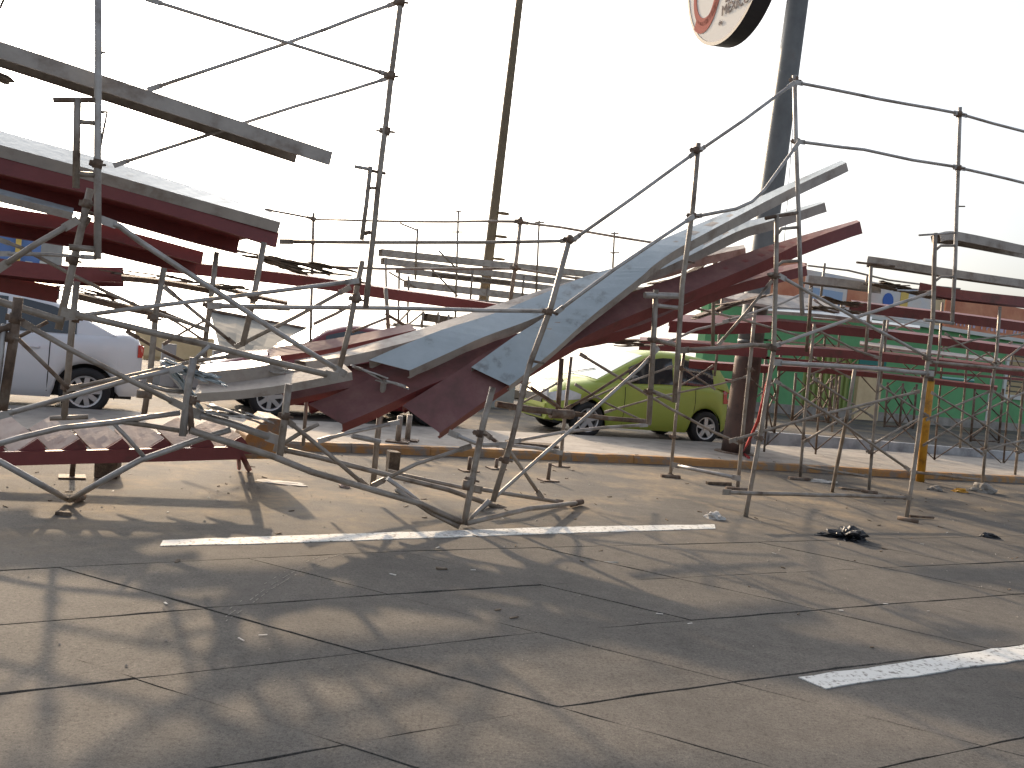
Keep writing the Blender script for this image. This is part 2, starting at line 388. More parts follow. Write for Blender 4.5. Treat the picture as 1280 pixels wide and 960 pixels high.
# median island with orange kerb stones
KE = [(-5.2, 9.77), (4.75, 9.8), (8, 9.75), (12, 9.3), (17.5, 8.95)]
def kerb_v(u):
    for (a, x), (b, y) in zip(KE, KE[1:]):
        if u <= b: return x + (y - x) * (u - a) / (b - a)
    return KE[-1][1]
bm = bmesh.new(); vv = []
for u in [-14, -5.2, -2, 1, 4.75, 8, 12, 17.5, 22]:
    kv = kerb_v(u) + .16
    vv.append((bm.verts.new(uv(u, kv, .1)), bm.verts.new(uv(u, 11.9, .1)), bm.verts.new(uv(u, 11.9, -.02)), bm.verts.new(uv(u, kv, -.02))))
for a, b in zip(vv, vv[1:]):
    for k in range(4): bm.faces.new((a[k], a[(k + 1) % 4], b[(k + 1) % 4], b[k]))
bmesh.ops.recalc_face_normals(bm, faces=bm.faces)
median = struct('median_island', bm, 'conc')
u = .2
while u < 17:
    L = 1.0; bm = bmesh.new(); n = 6; rows = []
    for a in range(n + 1):
        uu = u + .002 + (L - .004) * a / n; kv = kerb_v(uu); hh = .104 + random.uniform(-.006, .003); e = random.uniform(-.008, .008)
        rows.append([bm.verts.new(uv(uu, kv + e, -.02)), bm.verts.new(uv(uu, kv + .012 + e, hh - .03)), bm.verts.new(uv(uu, kv + .04 + e, hh)), bm.verts.new(uv(uu, kv + .155, hh)), bm.verts.new(uv(uu, kv + .155, -.02))])
    for a in range(n):
        for b in range(5): bm.faces.new((rows[a][b], rows[a][(b + 1) % 5], rows[a + 1][(b + 1) % 5], rows[a + 1][b]))
    bm.faces.new(rows[0][::-1]); bm.faces.new(rows[-1]); bmesh.ops.recalc_face_normals(bm, faces=bm.faces)
    link('kerb_stone', bm, 'orange', median); u += L
# far pavement in front of the green building, whitewashed kerb
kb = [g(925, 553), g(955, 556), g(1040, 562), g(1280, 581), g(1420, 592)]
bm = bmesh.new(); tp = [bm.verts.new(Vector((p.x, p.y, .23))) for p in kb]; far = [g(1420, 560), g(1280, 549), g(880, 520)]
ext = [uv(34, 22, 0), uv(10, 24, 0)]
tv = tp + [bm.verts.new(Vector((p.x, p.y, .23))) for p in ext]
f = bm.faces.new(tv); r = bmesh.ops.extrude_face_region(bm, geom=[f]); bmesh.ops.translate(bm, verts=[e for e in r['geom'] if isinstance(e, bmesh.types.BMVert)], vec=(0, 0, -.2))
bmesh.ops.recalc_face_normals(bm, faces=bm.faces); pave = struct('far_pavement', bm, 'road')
for a, b in zip(kb, kb[1:]):
    d = (b - a).length; n = max(1, round(d / 1.2)); t = (b - a).normalized(); nv = Vector((-t.y, t.x, 0))
    for k in range(n):
        bm = bmesh.new(); box(bm, a + t * (d * (k + .5) / n) + ZX * .125 - nv * .07, t, nv, ZX, d / n / 2 - .006, .065, .14)
        o = link('kerb_stone', bm, 'whitec', pave)

# ------------------------------------------------------------------ green building
B0 = uv(14.6, 18.7, 0); Bt = (uv(34, 18.9, 0) - B0).normalized(); Bn = Vector((-Bt.y, Bt.x, 0))
def bp(t, z, d=0): return B0 + Bt * t - Bn * d + ZX * z
def bpx(x, y, d=0.):                                   # pixel on the facade plane -> (t, z)
    r_ = ray(x, y); k = (B0 - Bn * d - CAMP).dot(Bn) / r_.dot(Bn); p = CAMP + r_ * k - B0
    return p.dot(Bt), p.z
shop = thing('green_shop_building', 'green painted single-storey building with picture boards above, at the right behind the stands', 'building', B0)
def bbox(name, t0, t1, z0, z1, d0, d1, m, parent=shop, root=True):
    bm = bmesh.new(); c = bp((t0 + t1) / 2, (z0 + z1) / 2, (d0 + d1) / 2); box(bm, c, Bt, Bn, ZX, abs(t1 - t0) / 2, abs(d1 - d0) / 2, abs(z1 - z0) / 2)
    o = link(name, bm, m, parent)
    if parent is not shop: o.location = Vector()
    return o
tG0, _ = bpx(1000, 500); tG1, _ = bpx(1062, 500); tP0, _ = bpx(1066, 500); tP1, _ = bpx(1096, 500)
tW0, zW0 = bpx(1252, 494); tW1, zW1 = bpx(1310, 444)
zr = 3.3; tA = bpx(872, 500)[0]
bbox('wall', tA, tG0, 0, zr, -.3, 0, 'greenw'); bbox('wall', tG1 + .1, tW0, 0, zr, -.3, 0, 'greenw')
bbox('wall', tW0, tW1, 0, zW0, -.3, 0, 'greenw'); bbox('wall', tW0, tW1, zW1, zr, -.3, 0, 'greenw'); bbox('wall', tW1, 26, 0, zr, -.3, 0, 'greenw')
bbox('wall', tG0, tG1 + .1, 2.3, zr, -.3, 0, 'greenw')
bbox('plinth', tA, 26, .15, .5, 0, .03, 'conc')
gt = bbox('gate', tG0, tG1 + .1, .15, 2.3, -.25, -.18, 'gate')
n = 9
for k in range(n):
    tt = tG0 + (tG1 - tG0) * (k + .5) / n; bbox('gate_bar', tt - .035, tt + .035, .2, 2.28, -.17, -.1, 'gate', gt)
bbox('doorway_pillar', tP0, tP1, .15, 1.75, 0, .12, 'tanwall')
tt0, _ = bpx(1070, 480); tt1, _ = bpx(1104, 480); bbox('door', tt0, tt1, 1.8, 2.35, 0, .02, 'teal')
wn = bbox('window', tW0, tW1, zW0, zW1, -.2, -.14, 'glass')
for a in range(9):
    z = zW0 + (zW1 - zW0) * (a + .5) / 9; bbox('blind_slat', tW0 + .08, tW1 - .08, z - .07, z + .055, -.13, -.1, 'blind', wn)
for (a, b, c, d) in ((tW0 - .05, tW0 + .1, zW0 - .1, zW1 + .1), (tW1 - .1, tW1 + .05, zW0 - .1, zW1 + .1), (tW0 + .1, tW1 - .1, zW0 - .1, zW0 + .05), (tW0 + .1, tW1 - .1, zW1 - .05, zW1 + .1)):
    bbox('frame', a, b, c, d, -.1, .06, 'wframe', wn)
bbox('side_trim', tW0 - .75, tW0 - .6, .5, 3.2, 0, .03, 'wframe')
bbox('cornice', tA, 26, zr, zr + .12, -.5, .15, 'wframe')
bbox('roof', tA, 26, zr + .12, zr + .2, -6, -.05, 'conc')
M['paleblue'] = mat('pale_blue_print', (.3, .42, .6), .5)
# picture boards above the cornice
ta, za = bpx(958, 392); tb, zb = bpx(1168, 350); tc, _ = bpx(1300, 380)
def board(x0, x1, yt, yb, m, name='sign_board', d=.2):
    t0, z1 = bpx(x0, yt, d); t1, _ = bpx(x1, yt, d); _, z0 = bpx(x0, yb, d)
    return t0, t1, z0, z1
zc = zr + .14
sb1 = bbox('sign_board', bpx(958, 380)[0], bpx(1000, 380)[0], zc, zc + 1.15, .0, .08, 'signorange')
sb2 = bbox('sign_board', bpx(1001, 380)[0], bpx(1166, 380)[0], zc, zc + .98, .0, .08, 'signwhite')
sb3 = bbox('sign_board', bpx(1180, 380)[0], bpx(1320, 380)[0], zc - .1, zc + 1.0, .0, .08, 'signorange')
sb4 = bbox('sign_board', bpx(1166.5, 380)[0], bpx(1179, 380)[0], zc, zc + 1.1, .0, .06, 'tanwall')
def disc(name, t, z, rr, m, parent, d=.09):
    bm = bmesh.new(); vs = [bm.verts.new(bp(t + rr * math.cos(a * math.pi / 10), z + rr * math.sin(a * math.pi / 10), d)) for a in range(20)]
    f = bm.faces.new(vs); r = bmesh.ops.extrude_face_region(bm, geom=[f]); bmesh.ops.translate(bm, verts=[e for e in r['geom'] if isinstance(e, bmesh.types.BMVert)], vec=-Bn * .01)
    o = link(name, bm, m, parent); o.location = Vector(); return o
t_, z_ = bpx(1110, 376, .09); disc('blue_emblem', t_, min(z_, zc + .6), .24, 'signblue', sb2)
t_, z_ = bpx(1125, 374, .09); bbox('print_patch', t_ + .02, t_ + .38, zc + .2, zc + .85, .085, .092, 'signyel', sb2)
t_, z_ = bpx(1050, 372, .09); bbox('print_patch', t_ - 1.2, t_ + .1, zc + .1, zc + .5, .085, .092, 'paleblue', sb2)
t_, z_ = bpx(1065, 368, .09); bbox('print_patch', t_ - .2, t_ + .8, zc + .1, zc + .9, .085, .092, 'signorange', sb2)
# the pale lettering on the orange board is too far off to read: strokes of its size only
tx = bpx(1188, 385)[0]
while tx < bpx(1318, 385)[0]:
    w = random.uniform(.12, .24)
    if random.random() > .16:
        bbox('letter_stroke', tx, tx + .05, zc + .08, zc + .46, .085, .1, 'lilac', sb3)
        bbox('letter_stroke', tx + .055, tx + w - .05, zc + random.choice((.08, .24, .4)), zc + random.choice((.16, .3, .46)), .085, .1, 'lilac', sb3)
    tx += w + .05
# things leaning at the far left
lw = thing('grey_boundary_wall', 'low grey plaster wall behind the white car, tan building top beyond it', 'wall', S(165, 480, 17))
def lwbox(x0, x1, yt, yb, s, m, name, th=.2, parent=None):
    a, b = S(x0, yb, s), S(x1, yb + (x1 - x0) * .06, s); top = S(x0, yt, s).z; bm = bmesh.new()
    d = (b - a); d.z = 0; L = d.length; d.normalize(); nv = Vector((-d.y, d.x, 0)); z0 = min(a.z, 0)
    box(bm, (a + b) / 2 * 1 + ZX * ((top + z0) / 2 - (a + b).z / 2) + nv * th / 2, d, nv, ZX, L / 2, th / 2, (top - z0) / 2)
    return link(name, bm, m, parent)
lwbox(-300, 262, 430, 488, 17, 'plaster', 'wall', parent=lw); lwbox(262, 640, 438, 500, 17, 'plaster', 'wall', parent=lw)
for k in range(7): 
    a = S(-300 + 85 * k, 450, 16.95); bm = bmesh.new(); box(bm, Vector((a.x, a.y, .35)), UX, VX, ZX, .12, .06, .42); link('pilaster', bm, 'plaster', lw)
tn = thing('tan_building', 'low tan plastered building seen past the grey wall at the left', 'building', S(200, 450, 26))
lwbox(176, 262, 420, 490, 26, 'tanwall', 'wall', 3, tn); lwbox(170, 268, 415, 421, 25.9, 'tanwall', 'parapet', .3, tn)
bbl = thing('blue_building', 'blue painted building with white trim glimpsed between red planks at the left edge', 'building', S(0, 300, 30))
for (x0, x1, yt, yb, m, n_) in ((-60, 34, 270, 520, 'bluewall', 'wall'), (34.5, 62, 280, 520, 'plaster', 'side_wall')):
    o = lwbox(x0, x1, yt, yb, 30, m, n_, 2.5, bbl)
lwbox(20, 27, 285, 300, 29.8, 'signyel', 'yellow_sign', .1, bbl).location = -bbl.location
for x in (8, 30, 48): lwbox(x, x + 9, 326, 345, 29.85, 'wframe', 'window', .1, bbl)
# grey tarpaulin roof
bm = bmesh.new(); A = [S(262, 388, 15), S(385, 411, 15), S(330, 440, 14.2), S(280, 436, 14.2)]
A = [S(262, 388, 15.5), S(388, 412, 15.5), S(352, 447, 13.6), S(276, 440, 13.6)]
n = 8; gr = []
for i in range(n + 1):
    row = []
    for j in range(n + 1):
        p = A[0].lerp(A[1], i / n).lerp(A[3].lerp(A[2], i / n), j / n); p += VX * (.06 * math.sin(i * 1.3) * math.sin(j * .9 + i)); row.append(bm.verts.new(p))
    gr.append(row)
for i in range(n):
    for j in range(n): bm.faces.new((gr[i][j], gr[i + 1][j], gr[i + 1][j + 1], gr[i][j + 1]))
r = bmesh.ops.extrude_face_region(bm, geom=list(bm.faces)); bmesh.ops.translate(bm, verts=[e for e in r['geom'] if isinstance(e, bmesh.types.BMVert)], vec=VX * .02)
tw = thing('tarpaulin_awning', 'sagging grey tarpaulin awning behind the broken posts left of the fallen planks', 'awning', A[3])
link('sheet', bm, 'awn', tw)
bm = bmesh.new(); tube(bm, [A[0] - VX * .03, A[1] - VX * .03], .03); link('edge_tube', bm, 'rusty', tw)
for p in (A[0], A[1]):
    bm = bmesh.new(); tube(bm, [p, Vector((p.x, p.y, 0))], .025); link('leg', bm, 'rusty', tw)

# ------------------------------------------------------------------ poles and round sign
pb = g(919, 566, .1); axis = (S(997, 0, pb.dot(VX)) - pb); axis = axis + axis.normalized() * 1.6
pole = thing('sign_pole', 'thick leaning slate-grey steel pole with rusty brown base on the median', 'pole', pb)
def taper(bm, a, b, r0, r1, n=20, seg=8, flat=1.0):
    t = (b - a).normalized(); e1 = t.cross(Vector((0, 1, 0))).normalized(); e2 = t.cross(e1); rings = []
    for i in range(seg + 1):
        c = a.lerp(b, i / seg); r = r0 + (r1 - r0) * i / seg
        rings.append([bm.verts.new(c + (e1 * math.cos(2 * math.pi * k / n) + e2 * math.sin(2 * math.pi * k / n)) * r) for k in range(n)])
    for i in range(seg):
        for k in range(n):
            f = bm.faces.new((rings[i][k], rings[i][(k + 1) % n], rings[i + 1][(k + 1) % n], rings[i + 1][k])); f.smooth = True
    bm.faces.new(rings[0][::-1]); bm.faces.new(rings[-1])
j = pb + axis * .19
bm = bmesh.new(); taper(bm, pb, j, .225, .205); link('base_section', bm, 'polebrown', pole)
bm = bmesh.new(); taper(bm, j, pb + axis, .2, .155, seg=14); link('shaft', bm, 'polesteel', pole)
bm = bmesh.new(); taper(bm, pb - ZX * .02, pb + ZX * .02, .34, .34, 8, 1); link('base_plate', bm, 'rusty', pole)
for f in (.2,):
    c = pb + axis * f; bm = bmesh.new(); taper(bm, c, c + axis.normalized() * .05, .2, .2, 20, 1); link('weld_band', bm, 'polesteel', pole)
bm = bmesh.new(); tube(bm, [S(993, 135, 10.9), S(988, 200, 10.9), S(984, 255, 10.9), S(978, 330, 10.9)], .006, 5); tag(link('hanging_wire', bm, 'dark'), 'thin dark wire hanging beside the thick slate-grey pole', 'wire')
lp = S(621, 352, 22); lp = Vector((lp.x, lp.y, 0)); tp_ = S(653, -30, 22)
lpo = thing('lamp_post', 'slim tall brown lamp post rising behind the middle of the wreck', 'lamp post', lp)
mid = S(622, 345, 22)
bm = bmesh.new(); taper(bm, Vector((mid.x - .35, mid.y, 0)), tp_, .16, .10, 12, 14); link('shaft', bm, 'lamp', lpo)
for y in (268, 297, 325):
    c = S(629 - (y - 268) * .09, y, 22); bm = bmesh.new(); taper(bm, c, c + ZX * .05, .165, .165, 12, 1); link('band', bm, 'lamp', lpo)

C = S(907, -47, 12.2); 
nrm = (-UX * .62 - VX * .74 - ZX * .12).normalized()
nrm = (Vector((-.955, -.29, -.08))).normalized()
e1 = nrm.cross(CU).normalized(); e2 = e1.cross(nrm).normalized()
if e1.dot(CR) < 0: e1 = -e1
Rr = 98 / FPX * (C - CAMP).dot(fwd)
sg = thing('round_sign', 'round double-sided advertising sign with pink spiral and dark rim, cut by the top edge', 'sign', C)
TH = .32
def dpt(a, r, d): return C + (e1 * math.cos(a) + e2 * math.sin(a)) * r - nrm * d
bm = bmesh.new(); n = 64; pr = [(1.0, 0), (1.0, TH)]
rs = [[bm.verts.new(dpt(2 * math.pi * k / n, Rr * q, d)) for k in range(n)] for q, d in ((.955, -.012), (1.0, -.012), (1.0, TH), (.95, TH))]
for a in range(3):
    for k in range(n): bm.faces.new((rs[a][k], rs[a][(k + 1) % n], rs[a + 1][(k + 1) % n], rs[a + 1][k]))
bmesh.ops.recalc_face_normals(bm, faces=bm.faces); link('rim', bm, mat('dark_navy_rim', (.018, .02, .028), .6), sg)
def translucent(name, col):
    m = bpy.data.materials.new(name); m.use_nodes = True; t = m.node_tree; b = t.nodes['Principled BSDF']; b.inputs['Base Color'].default_value = (*col, 1); b.inputs['Roughness'].default_value = .4
    tr = t.nodes.new('ShaderNodeBsdfTranslucent'); tr.inputs[0].default_value = (*col, 1); mx = t.nodes.new('ShaderNodeMixShader'); mx.inputs[0].default_value = .3
    t.links.new(b.outputs[0], mx.inputs[1]); t.links.new(tr.outputs[0], mx.inputs[2]); t.links.new(mx.outputs[0], t.nodes['Material Output'].inputs[0]); return m
WH = mat('white_sign_acrylic', (.72, .7, .67), 1.0, spec=0); PK = mat('pink_sign_print', (.45, .2, .17), 1.0, spec=0); GY = mat('grey_sign_print', (.25, .215, .205), 1.0, spec=0)
bm = bmesh.new(); bm.faces.new([bm.verts.new(dpt(2 * math.pi * k / n, Rr * .955, -.004)) for k in range(n)]); face = link('face', bm, WH, sg)
bm = bmesh.new(); bm.faces.new([bm.verts.new(dpt(2 * math.pi * k / n, Rr * .95, TH)) for k in range(n)]); link('back_face', bm, WH, sg)
def band(fn0, fn1, a0, a1, m, name, d=-.016, n=60):
    bm = bmesh.new(); L = []
    for i in range(n + 1):
        a = a0 + (a1 - a0) * i / n; p, q = fn0(a), fn1(a)
        L.append([bm.verts.new(C + e1 * p[0] + e2 * p[1] - nrm * dd) for p, dd in ((p, d), (q, d), (q, d + .011), (p, d + .011))])
    for x, y in zip(L, L[1:]):
        for k in range(4): bm.faces.new((x[k], x[(k + 1) % 4], y[(k + 1) % 4], y[k]))
    bmesh.ops.recalc_face_normals(bm, faces=bm.faces); o = link(name, bm, m, face); o.location = Vector(); return o
sc_ = (-.52 * Rr, -.12 * Rr)
def sp(k): return lambda a: (sc_[0] + (.05 + .062 * a + k) * Rr * math.cos(a), sc_[1] + (.05 + .062 * a + k) * Rr * 1.25 * math.sin(a))
band(sp(-.035), sp(.045), -1.0 + math.pi, 6.3, PK, 'spiral_print')
band(lambda a: (sc_[0] + .31 * Rr * math.cos(a), sc_[1] + .42 * Rr * math.sin(a)), lambda a: (sc_[0] + .43 * Rr * math.cos(a), sc_[1] + .57 * Rr * math.sin(a)), -2.3, .9, PK, 'swoosh_print')
def text(body, x, y, size, m, parent, rot=0.0):
    cu = bpy.data.curves.new('lettering', 'FONT'); cu.body = body; cu.size = size; cu.extrude = .004; cu.align_x = 'CENTER'
    o = bpy.data.objects.new('lettering', cu); COL.objects.link(o); o.data.materials.append(m); o.parent = parent
    X = e1 * math.cos(rot) + e2 * math.sin(rot); Y = -e1 * math.sin(rot) + e2 * math.cos(rot); p = C + e1 * x + e2 * y + nrm * .02
    bpy.context.view_layer.update(); me = bpy.data.meshes.new_from_object(o); bpy.data.objects.remove(o); o = bpy.data.objects.new('lettering', me); COL.objects.link(o); o.parent = parent
    if not me.materials: me.materials.append(m)
    o.matrix_local = Matrix(((X.x, Y.x, nrm.x, p.x), (X.y, Y.y, nrm.y, p.y), (X.z, Y.z, nrm.z, p.z), (0, 0, 0, 1))); return o
text('MÉXICO', .26 * Rr, -.70 * Rr, .24, GY, face, -.12)
text('de', -.10 * Rr, -.76 * Rr, .12, GY, face, -.12)
band(lambda a: (a, -.40 * Rr), lambda a: (a, -.52 * Rr), .02 * Rr, .72 * Rr, GY, 'grey_band', n=4)
band(lambda a: (a, -.24 * Rr), lambda a: (a, -.36 * Rr), .0 * Rr, .80 * Rr, GY, 'grey_band', n=4)
bm = bmesh.new(); q = dpt(0, Rr, TH / 2) + ZX * .2; tube(bm, [q, Vector((pb + axis * 1.0)) + ZX * .0], .05); link('bracket_arm', bm, 'polesteel', sg)

# ================================================================== CARS
def ip(K, x):
    if x <= K[0][0]: return K[0][1]
    for (a, p), (b, q) in zip(K, K[1:]):
        if x <= b:
            t = (x - a) / (b - a); return p + (q - p) * t
    return K[-1][1]
def make_car(name, label, rear, heading, scale, c):
    """x = 0 at the rear axle, forward +x, left +y. c: dict of profiles"""
    t = thing(name, label, 'car', rear); t['local'] = 1; t.rotation_euler = (0, 0, math.atan2(heading.y, heading.x)); t.scale = (scale,) * 3
    wb, ro, fo, wr, hw = c['wb'], c['ro'], c['fo'], c['wr'], c['hw']; paint = c['paint']
    arch = wr * 1.17
    xs = set()
    x = -ro
    while x <= wb + fo + .001: xs.add(round(x, 3)); x += .06
    for cx in (0, wb):
        for k in range(13): xs.add(round(cx + arch * math.cos(math.pi * k / 12), 3))
    xs.add(round(wb + fo, 3)); xs = sorted(v for v in xs if -ro <= v <= wb + fo)
    def zb(x):
        z = c['sill'] + (.05 if x < -arch or x > wb + arch else 0)
        for cx in (0, wb):
            if abs(x - cx) < arch: z = max(z, wr + math.sqrt(arch ** 2 - (x - cx) ** 2))
        return z
    def ww(x):
        e = min(1, max(0, (x + ro) / .55)); f = min(1, max(0, (wb + fo - x) / .75))
        return hw * (.80 + .20 * math.sin(e * math.pi / 2)) * (.72 + .28 * math.sin(f * math.pi / 2))
    bm = bmesh.new(); L = []
    for x in xs:
        zt = ip(c['top'], x); b = zb(x); w = ww(x)
        S1 = [(w * .9, b), (w * .975, b + (zt - b) * .12), (w * 1.0, b + (zt - b) * .45), (w * .985, b + (zt - b) * .72), (w * .955, zt - .05), (w * .89, zt), (w * .5, zt + .035), (0, zt + .045)]
        ring = [bm.verts.new((x, y, z)) for y, z in S1] + [bm.verts.new((x, -y, z)) for y, z in S1[-2::-1]]
        L.append(ring)
    for a, b in zip(L, L[1:]):
        for k in range(len(a) - 1):
            f = bm.faces.new((a[k], b[k], b[k + 1], a[k + 1])); f.smooth = True
    for a in (L[0], L[-1]): bm.faces.new(a)
    bmesh.ops.recalc_face_normals(bm, faces=bm.faces)
    body = link('body', bm, paint, t)
    # greenhouse
    gx = c['roof']; x0, x1 = gx[0][0], gx[-1][0]; n = 30
    def sec(x, off=0.):
        zt = ip(c['top'], x) - .01; zr = max(ip(gx, x), zt + .004); w = ww(min(max(x, -ro + .5), wb + .2)); k = min(1, (zr - zt) / .45)
        return [(w * .89 + off, zt), (w * (.89 - .17 * k) + off, zt + (zr - zt) * .88), (w * (.89 - .27 * k) + off, zr + off), (w * .3, zr + .025 + off), (0, zr + .03 + off)]
    bm = bmesh.new(); L = []
    for i in range(n + 1):
        x = x0 + (x1 - x0) * i / n; s_ = sec(x)
        L.append([bm.verts.new((x, y, z)) for y, z in s_] + [bm.verts.new((x, -y, z)) for y, z in s_[-2::-1]])
    for a, b in zip(L, L[1:]):
        for k in range(len(a) - 1):
            f = bm.faces.new((a[k], b[k], b[k + 1], a[k + 1])); f.smooth = True
    bmesh.ops.recalc_face_normals(bm, faces=bm.faces)
    link('roof', bm, paint, t)
    # side windows
    for (wa, wb_) in c['windows']:
        for sgn in (1, -1):
            bm = bmesh.new(); L = []; m_ = 14
            for i in range(m_ + 1):
                x = wa + (wb_ - wa) * i / m_; s_ = sec(x, .006); (y0, z0), (y1, z1) = s_[0], s_[1]
                col = []
                for f in (.05, .5, .97): col.append(bm.verts.new((x, sgn * (y0 + (y1 - y0) * f), z0 + (z1 - z0) * f)))
                L.append(col)
            for a, b in zip(L, L[1:]):
                for k in range(2): bm.faces.new((a[k], b[k], b[k + 1], a[k + 1]))
            link('side_window', bm, 'glass', t)
    # windscreen and rear screen
    for nm, xa, xb in (('windscreen', c['ws'][0], c['ws'][1]), ('rear_window', c['rs'][0], c['rs'][1])):
        bm = bmesh.new(); L = []
        for i in range(9):
            x = xa + (xb - xa) * i / 8; s_ = sec(x, .007); y2, z2 = s_[2]; col = []
            for f in (-.93, -.45, 0, .45, .93): col.append(bm.verts.new((x, y2 * f, z2 + (.03 * (1 - f * f)))))
            L.append(col)
        for a, b in zip(L, L[1:]):
            for k in range(4): f = bm.faces.new((a[k], b[k], b[k + 1], a[k + 1])); f.smooth = True
        link(nm, bm, 'wglass' if nm == 'windscreen' else 'glass', t)
    # wheels
    for cx in (0, wb):
        for sgn in (1, -1):
            cy = sgn * (hw - .11); bm = bmesh.new(); n = 28; prof = [(wr * .66, .085), (wr * .72, .105), (wr * .93, .1), (wr, .07), (wr, -.07), (wr * .93, -.1), (wr * .66, -.1)]
            L = [[bm.verts.new((cx + r * math.cos(2 * math.pi * k / n), cy + sgn * d, wr + r * math.sin(2 * math.pi * k / n))) for k in range(n)] for r, d in prof]
            for a, b in zip(L, L[1:]):
                for k in range(n): f = bm.faces.new((a[k], a[(k + 1) % n], b[(k + 1) % n], b[k])); f.smooth = True
            bmesh.ops.recalc_face_normals(bm, faces=bm.faces)
            wh = link('wheel', bm, 'rubber', t)
            bm = bmesh.new(); R2 = wr * .67
            # dished disc
            L = [[bm.verts.new((cx + r * math.cos(2 * math.pi * k / n), cy + sgn * d, wr + r * math.sin(2 * math.pi * k / n))) for k in range(n)] for r, d in ((R2, .09), (R2 * .9, .085), (R2 * .86, .03))]
            for a, b in zip(L, L[1:]):
                for k in range(n): bm.faces.new((a[k], a[(k + 1) % n], b[(k + 1) % n], b[k]))
            ns = c['spokes']
            for s_ in range(ns):
                a = 2 * math.pi * s_ / ns + .3; d = Vector((math.cos(a), 0, math.sin(a))); e = Vector((-math.sin(a), 0, math.cos(a)))
                box(bm, Vector((cx, cy + sgn * .07, wr)) + d * R2 * .5, d, Vector((0, 1, 0)), e, R2 * .42, .012, R2 * (.15 if ns > 6 else .19))
            box(bm, (cx, cy + sgn * .076, wr), *AX, R2 * .2, .012, R2 * .2)
            r_ = link('rim', bm, 'rim', wh); r_.location = Vector()
            bm = bmesh.new(); bm.faces.new([bm.verts.new((cx + R2 * .88 * math.cos(2 * math.pi * k / n), cy + sgn * .028, wr + R2 * .88 * math.sin(2 * math.pi * k / n))) for k in range(n)])
            r_ = link('brake_disc', bm, 'dark', wh); r_.location = Vector()
    for cx in (0, wb):
        for sgn in (1, -1):
            bm = bmesh.new(); L = []
            for k in range(15):
                a = math.pi * (k - 1) / 12; L.append([bm.verts.new((cx + arch * 1.03 * math.cos(a), sgn * yy, wr + arch * 1.03 * math.sin(a))) for yy in (hw * .5, hw * .9)])
            for p, q in zip(L, L[1:]): bm.faces.new((p[0], p[1], q[1], q[0]))
            bm.faces.new([p[0] for p in L]); link('arch_liner', bm, 'dark', t)
    bm = bmesh.new(); box(bm, (wb / 2, 0, c['sill'] + .17), *AX, (wb + .5) / 2 + .3, hw * .74, .16); link('underbody', bm, 'dark', t)
    # seams, sills, lamps, mirrors, bumpers
    for xx in c['seams']:
        for sgn in (1, -1):
            bm = bmesh.new(); pv = []
            for f in (.1, .3, .5, .72, .93):
                zt = ip(c['top'], xx); b = zb(xx); w = ww(xx); yy = ip([(0, .9), (.12, .975), (.45, 1), (.72, .985), (.94, .955), (1, .9)], f) * w
                pv.append(Vector((xx, sgn * (yy + .002), b + (zt - b) * f)))
            tube(bm, pv, .006, 4); link('door_seam', bm, 'dark', t)
    for xx in c['handles']:
        for sgn in (1, -1):
            bm = bmesh.new(); zt = ip(c['top'], xx) - .17; w = ww(xx)
            tube(bm, [(xx - .09, sgn * (w * .98), zt), (xx - .06, sgn * (w + .025), zt), (xx + .06, sgn * (w + .025), zt), (xx + .09, sgn * (w * .98), zt)], .013, 6); link('door_handle', bm, paint, t)
    for sgn in (1, -1):
        x_ = c['mirror']; zt = ip(c['top'], x_) + .09; bm = bmesh.new()
        bmesh.ops.create_uvsphere(bm, u_segments=12, v_segments=8, radius=1, matrix=Matrix.Translation((x_, sgn * (hw + .07), zt)) @ Matrix.Diagonal((.07, .11, .075, 1)))
        tube(bm, [(x_, sgn * hw * .85, zt - .05), (x_, sgn * (hw + .05), zt)], .02, 6)
        link('wing_mirror', bm, c['mirrorm'], t)
        fx = wb + fo
        def patch(nm, a, b, z0, z1, m, out=.012):
            bm = bmesh.new(); L = []
            for i in range(9):
                x = a + (b - a) * i / 8; w = ww(x); zt = ip(c['top'], x); col = []
                for j in range(4):
                    z = (z0(x) if callable(z0) else z0) + ((z1(x) if callable(z1) else z1) - (z0(x) if callable(z0) else z0)) * j / 3
                    f = (z - zb(x)) / max(.05, zt - zb(x)); yy = ip([(0, .9), (.12, .975), (.45, 1), (.72, .985), (.94, .955), (1, .9)], f) * w
                    col.append(bm.verts.new((x, sgn * (yy + out), z)))
                L.append(col)
            for p, q in zip(L, L[1:]):
                for k in range(3): bm.faces.new((p[k], q[k], q[k + 1], p[k + 1]))
            return link(nm, bm, m, t)
        patch('headlight', fx - c['hl'], fx - .02, lambda x: c['hlz'][0] + .09 * max(0, (fx - .15 - x)) / c['hl'], lambda x: c['hlz'][0] + .05 + (c['hlz'][1] - c['hlz'][0]) * (1 - abs((fx - .3 - x)) / c['hl']) * .9, 'lens')
        patch('tail_light', -ro, -ro + c['tl'], c['tlz'][0], c['tlz'][1], 'redlens')
        if c.get('vent'): patch('fog_recess', fx - .25, fx - .02, .3, .42, 'dark')
    w = ww(wb + fo)
    def fbox(nm, x, z, sx, sy, sz, m):
        bm = bmesh.new(); box(bm, (x, 0, z), *AX, sx, sy, sz); return link(nm, bm, m, t)
    fbox('grille', wb + fo + .004, c['hlz'][0] + .0, .012, w * .62, .07, 'dark')
    fbox('lower_grille', wb + fo + .004, c['sill'] + .14, .014, w * .7, .06, 'dark')
    fbox('front_bumper_strip', wb + fo + .004, c['sill'] + .28, .02, w * .9, .035, paint)
